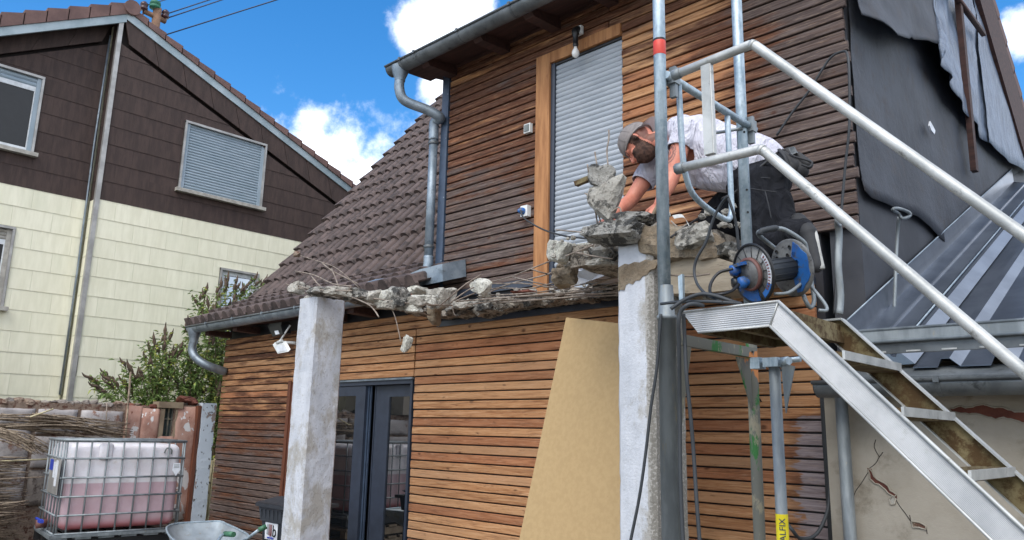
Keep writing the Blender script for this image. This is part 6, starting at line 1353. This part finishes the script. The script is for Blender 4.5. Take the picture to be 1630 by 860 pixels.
# ================================================================== CABLES
def cable(pts, rr, lb, mat='rubber', sub=5, grp=None):
    m = MB(); m.tube([ay(*p) for p in pts], rr, 7, sub=sub); return m.obj('cable', mat, label=lb, cat='cable')
cable([(1159, 312, 2.60), (1148, 325, 2.62), (1135, 350, 2.62), (1124, 385, 2.62), (1110, 410, 2.62), (1105, 430, 2.62), (1109, 450, 2.60), (1120, 465, 2.55), (1132, 473, 2.52), (1150, 482, 2.48)], .0058, 'cable looping down from the guard loop to the left of the reel')
cable([(1158, 312, 2.66), (1166, 335, 2.66), (1172, 360, 2.68), (1176, 395, 2.70), (1181, 420, 2.72)], .0058, 'short cable running from the guard loop straight down behind the front reel disc')
cable([(1167, 428, 2.60), (1145, 434, 2.58), (1133, 448, 2.55), (1130, 462, 2.52), (1134, 469, 2.5), (1150, 468, 2.50), (1165, 463, 2.55), (1176, 453, 2.60)], .006, 'black cable making a small ring into the lower reel socket', 'black_plastic')
cable([(1052, 484, 2.52), (1080, 481, 2.50), (1120, 480, 2.48), (1160, 482, 2.49), (1180, 484, 2.52)], .006, 'straight cable resting along the landing edge')
cable([(1068, 492, 2.44), (1085, 480, 2.46), (1102, 472, 2.47), (1120, 468, 2.48), (1142, 472, 2.49), (1165, 480, 2.50), (1180, 484, 2.54)], .0072, 'cable arching highest over the left end of the landing')
cable([(1120, 487, 2.48), (1104, 484, 2.44), (1092, 487, 2.42), (1083, 498, 2.42), (1080, 515, 2.42), (1081, 560, 2.45), (1082, 650, 2.5), (1083, 760, 2.5), (1088, 880, 2.5)], .0078, 'thick cable bending over the landing edge and hanging down along the post')
cable([(1088, 500, 2.44), (1090, 540, 2.46), (1093, 600, 2.46), (1099, 660, 2.48), (1104, 720, 2.5), (1109, 800, 2.5), (1116, 890, 2.5)], .0072, 'cable slanting down just right of the thick hanging one')
cable([(1052, 500, 2.58), (1050, 530, 2.58), (1045, 590, 2.58), (1036, 650, 2.58), (1028, 720, 2.58), (1018, 790, 2.58), (1006, 850, 2.58), (1000, 880, 2.58)], .0062, 'thin dark cable hanging in front of the right pillar')
cable([(1236, 216, 4.96), (1262, 178, 4.96), (1284, 150, 4.96), (1302, 122, 4.965), (1322, 92, 4.965), (1342, 82, 4.95), (1349, 88, 4.90), (1352, 120, 4.86), (1352, 200, 4.86), (1346, 260, 4.88), (1340, 330, 4.88), (1335, 400, 4.85), (1331, 450, 4.8), (1328, 500, 4.75)], .0085, 'long cable crossing the weathered slats and hanging at their right end')
cable([(1198, 560, 3.3), (1190, 600, 4.4), (1170, 380, 4.6)][:2]+[(1212, 640, 4.6)], .005, 'thin wire behind the green painted post', 'black_plastic', 3)
cable([(1311, 640, 4.85), (1315, 700, 4.85), (1320, 760, 4.85), (1318, 810, 4.8), (1300, 850, 4.7), (1275, 858, 4.6), (1262, 845, 4.5), (1254, 835, 4.5)], .011, 'grey cable hanging in a loop at the right end of the lower slats')
cable([(1068, 378, 3.3), (1090, 362, 3.5), (1120, 342, 3.8), (1140, 330, 3.95)], .006, 'dark cable leading over the rubble towards the knee of the worker', 'black_plastic')
m = MB(); q = [ay(*p) for p in ((1070, 346, 3.42), (1084, 344, 3.42), (1090, 350, 3.42), (1095, 360, 3.42), (1099, 368, 3.42))]
sp_ = spline(q, 4); vs = []
for p in sp_: vs += [p+Vector((0, 0, .010)), p+Vector((.012, 0, -.010))]
m.add(vs, [(2*i, 2*i+1, 2*i+3, 2*i+2) for i in range(len(sp_)-1)]); m.add([v+Vector((0, .002, 0)) for v in vs], [(2*i+1, 2*i, 2*i+2, 2*i+3) for i in range(len(sp_)-1)]); m.obj('tape_scrap', 'pale_tape', label='scrap of white tape curling on the rubble right of the front post', cat='tape')
t = MB(); t.prism([ay(1079, 440, 3.35), ay(1086, 436, 3.35), ay(1087, 475, 3.35), ay(1081, 478, 3.35)], (0, .02, 0)); t.obj('channel_bracket', 'galv', label='small upright pale metal channel between scaffold post and rubble', cat='bracket')
# ================================================================== THE WORKER
def fin(me, name, mat, parent):
    me.transform(Matrix.Translation(-WL[parent.name])); me.materials.clear(); me.materials.append(M[mat]); me.polygons.foreach_set('use_smooth', [True]*len(me.polygons)); return place(me, name, WL[parent.name], parent)
man = thing('person', A(1170, 370, 3.95), 'man in white T-shirt and backward grey cap kneeling and bending over the rubble', 'person')
me = me_body; body = fin(me, 'body', 'skin', man)
at_ = me.attributes.new('tattoo', 'FLOAT', 'POINT'); ha_ = me.attributes.new('hair', 'FLOAT', 'POINT'); org = WL[man.name]; vt = []; vh = []
tc1 = A(1073, 247, 3.78)
for v in me.vertices:
    p = v.co+org; d = (p-tc1); r1_ = math.hypot(d.x*1.3, d.z*.75); k = 0
    if r1_ < .06 and p.y < 3.86: k = .75 if abs(r1_-.030) < .007 or abs(r1_-.048) < .004 or r1_ < .010 else .08
    vt.append(k); q = p-HC; vh.append(.8 if (q.dot(hf) < -.02 and abs(q.dot(hs)) > .05 and q.dot(hu) < .03 and q.length < .14) or (abs(q.dot(hs)) > .066 and abs(q.dot(hf)-.03) < .018 and q.dot(hu) < .02 and q.length < .14) else 0)
at_.data.foreach_set('value', vt); ha_.data.foreach_set('value', vh)
# beard
me = me_beard; fin(me, 'beard', 'beard', man)
# glasses
m = MB()
for s_ in (-1, 1):
    c = hp_(-.002, .104, s_*.032); m.tube([c+hs*(.024*math.cos(a))+hu*(.016*math.sin(a))-hf*(.008*abs(math.cos(a))) for a in [2*PI*k/16 for k in range(16)]], .0018, 5, closed=True)
    m.tube([hp_(.004, .098, s_*.056), hp_(.008, .06, s_*.076), hp_(.010, .0, s_*.084), hp_(.0, -.02, s_*.084)], .0022, 5)
m.tube([hp_(0, .108, -.009), hp_(.002, .110, 0), hp_(0, .108, .009)], .0018, 5); m.obj('glasses', 'black_plastic', man)
# cap, worn backwards
b = MB(); bm = bmesh.new(); bmesh.ops.create_icosphere(bm, subdivisions=4, radius=1); vs = []
for v in bm.verts:
    q = v.co; u = q.x; k = 1+.02*noise.noise(q*3)
    uu = max(u, -.16-.10*(-q.y)); vs.append(hp_(.030, -.012, 0)+hu*(uu*.112*k)+hf*(q.y*.110*k)+hs*(q.z*.091*k))
b.add(vs, [tuple(v.index for v in f.verts) for f in bm.faces], True); bm.free(); cp = b.obj('cap', 'cap', man, smooth=True)
m = MB(); m.tube([hp_(.013+.012*math.cos(a), -.012, 0)+hf*(math.cos(a)*.106)+hs*(math.sin(a)*.088) for a in [2*PI*k/40 for k in range(40)]], .005, 6, closed=True, flat=1.6); m.obj('cap_band', 'cap', cp)
for k in range(6):
    a = PI*k/6; m = MB(); m.tube([hp_(.030, -.012, 0)+hu*(.1135*math.sin(t))+(hf*math.cos(a)*.1115+hs*math.sin(a)*.0925)*math.cos(t) for t in [PI*j/16 for j in range(17)]], .0012, 4); m.obj('cap_seam', 'cap', cp)
m = MB(); vs = []; nn = 14
for j in range(6):
    for i in range(nn+1):
        a = -1.15+2.3*i/nn; s_ = j/5; d = -hf*math.cos(a)*(.106+.060*s_*math.cos(a*.9))+hs*math.sin(a)*(.088+.012*s_); vs.append(hp_(.004, -.012, 0)+d-hu*(.022*s_+.022*s_*(1-math.cos(a))*1.2)*.6)
m.add(vs, [(j*(nn+1)+i, j*(nn+1)+i+1, (j+1)*(nn+1)+i+1, (j+1)*(nn+1)+i) for j in range(5) for i in range(nn)], True); m.add([v+hu*.004 for v in vs], [(j*(nn+1)+i+1, j*(nn+1)+i, (j+1)*(nn+1)+i, (j+1)*(nn+1)+i+1) for j in range(5) for i in range(nn)], True)
m.obj('cap_brim', 'cap_light', cp, fixn=False)
m = MB(); m.lathe([(0, .006), (.007, .004), (.008, 0)], hp_(.140, -.012, 0), hu, 10); m.obj('cap_button', 'cap', cp)
# shirt
def folds(me, amp, seed, drape=None):
    """press cloth folds into the surface"""
    ns_ = [v.normal.copy() for v in me.vertices]; cs_ = [v.co.copy() for v in me.vertices]
    for v, n, p in zip(me.vertices, ns_, cs_):
        w_ = noise.noise(Vector((p.x*9+p.z*5, p.y*4, p.z*3-p.x*2+seed)))+.5*noise.noise(Vector((p.x*19+p.z*14, p.y*8, seed+p.z*6)))
        v.co = p+n*(amp*(1-abs(w_)*2.2))
me = me_shirt
def cut(me, co, no):
    """open the garment where it ends"""
    bm = bmesh.new(); bm.from_mesh(me); r_ = bmesh.ops.bisect_plane(bm, geom=bm.verts[:]+bm.edges[:]+bm.faces[:], plane_co=co, plane_no=no, clear_outer=False)
    return bm
def cutlocal(me, co, no, near, rad):
    bm = bmesh.new(); bm.from_mesh(me); fs = [f for f in bm.faces if (f.calc_center_median()-near).length < rad]
    es = {e for f in fs for e in f.edges}; vs = {v for f in fs for v in f.verts}
    bmesh.ops.bisect_plane(bm, geom=list(vs)+list(es)+fs, plane_co=co, plane_no=no)
    dl = [f for f in bm.faces if (f.calc_center_median()-near).length < rad and (f.calc_center_median()-co).dot(no) > 0]
    bmesh.ops.delete(bm, geom=dl, context='FACES'); bm.to_mesh(me); bm.free()
c = nsh.lerp(nel, .40); cutlocal(me, c, (nel-nsh).normalized(), c+(nel-nsh).normalized()*.055, .098)
c = fsh.lerp(fel, .68); cutlocal(me, c, (fel-fsh).normalized(), c+(fel-fsh).normalized()*.07, .12)
folds(me, .0052, 3)
so_ = fin(me, 'shirt', 'shirt', man); md = so_.modifiers.new('thickness', 'SOLIDIFY'); md.thickness = .003; md.offset = -1
# trousers
me = me_trousers; folds(me, .006, 9); tr = fin(me, 'trousers', 'trousers', man)
for pts in ([A(1193, 300, 3.76), A(1212, 303, 3.755), A(1236, 306, 3.77)], [A(1218, 305, 3.75), A(1224, 330, 3.74), A(1228, 350, 3.74)], [A(1180, 275, 3.85), A(1205, 282, 3.80), A(1226, 284, 3.80)]):
    m = MB(); m.tube(pts, .0035, 5, sub=3); m.obj('pocket_seam', 'boot', tr)
m = MB(); q = [A(px, py, Y) for px, py, Y in ((1150, 316, 3.90), (1172, 305, 3.865), (1192, 282, 3.84), (1215, 262, 3.84), (1238, 243, 3.88), (1247, 240, 3.98), (1252, 246, 4.10))]; m.tube(q, .014, 8, sub=4, flat=.5); m.obj('belt', 'leather', man)
pc = A(1262, 262, 3.95); m = MB(); rockM = Matrix.Rotation(.5, 3, 'Y')
m.add([], [])
for (q0, q1, r0_, r1_) in (((1246, 250, 3.90), (1262, 266, 3.90), .035, .045), ((1262, 250, 3.93), (1276, 272, 3.92), .03, .04), ((1256, 244, 4.0), (1280, 262, 4.0), .035, .035), ((1270, 248, 3.92), (1286, 262, 3.92), .022, .028)):
    capsule(m, A(*q0), r0_, A(*q1), r1_)
pch = m.obj('tool_pouch', 'leather', man)
m = MB(); m.tube([A(1258, 246, 3.85), A(1266, 250, 3.84), A(1284, 255, 3.86), A(1292, 260, 3.88), A(1288, 266, 3.86), A(1276, 262, 3.85)], .006, 6, sub=3); m.tube([A(1240, 238, 3.87), A(1250, 250, 3.85), A(1256, 268, 3.85)], .012, 6, sub=3, flat=.5); m.obj('pouch_loop', 'boot', pch)
m = MB(); m.prism([A(1255, 236, 3.87), A(1263, 233, 3.87), A(1268, 243, 3.87), A(1260, 247, 3.87)], (0, .02, 0)); m.obj('tool_head', 'glove', pch)
# boots: the near one stands on its toe with the pale sole turned back
for (hl, tm_, to_, nm) in BOOTS:
    h_, k_, t_ = A(*hl), A(*tm_), A(*to_); me = me_boots[nm]; bt_ = fin(me, 'boot', 'boot', man)
    off = Vector((.040, -.012, .0)); m = MB(); m.tube([h_+off*1.0, k_+off*.98, k_.lerp(t_, .5)+off*.86, t_+off*.72+(t_-k_).normalized()*.02], .014, 8, sub=4, flat=.5); m.obj('boot_sole', 'sole', bt_)
# hammer gripped by the near hand
hm = thing('club_hammer', A(1044, 345, 3.60), 'short hammer held in the near hand of the worker, mostly behind the post', 'hammer')
a, c = A(1050, 322, 3.575), A(1030, 362, 3.57)
m = MB(); m.tube([a+(a-c)*.25, c], .012, 8); m.obj('handle', 'pallet', hm)
m = MB(); m.prism([A(1050, 322, 3.56), A(1056, 322, 3.56), A(1078, 308, 3.56), A(1078, 318, 3.56), A(1060, 334, 3.56)], (0, .03, 0)) if False else m.tube([A(1024, 362, 3.57), A(1040, 366, 3.57)], .02, 8); m.obj('head', 'glove', hm)
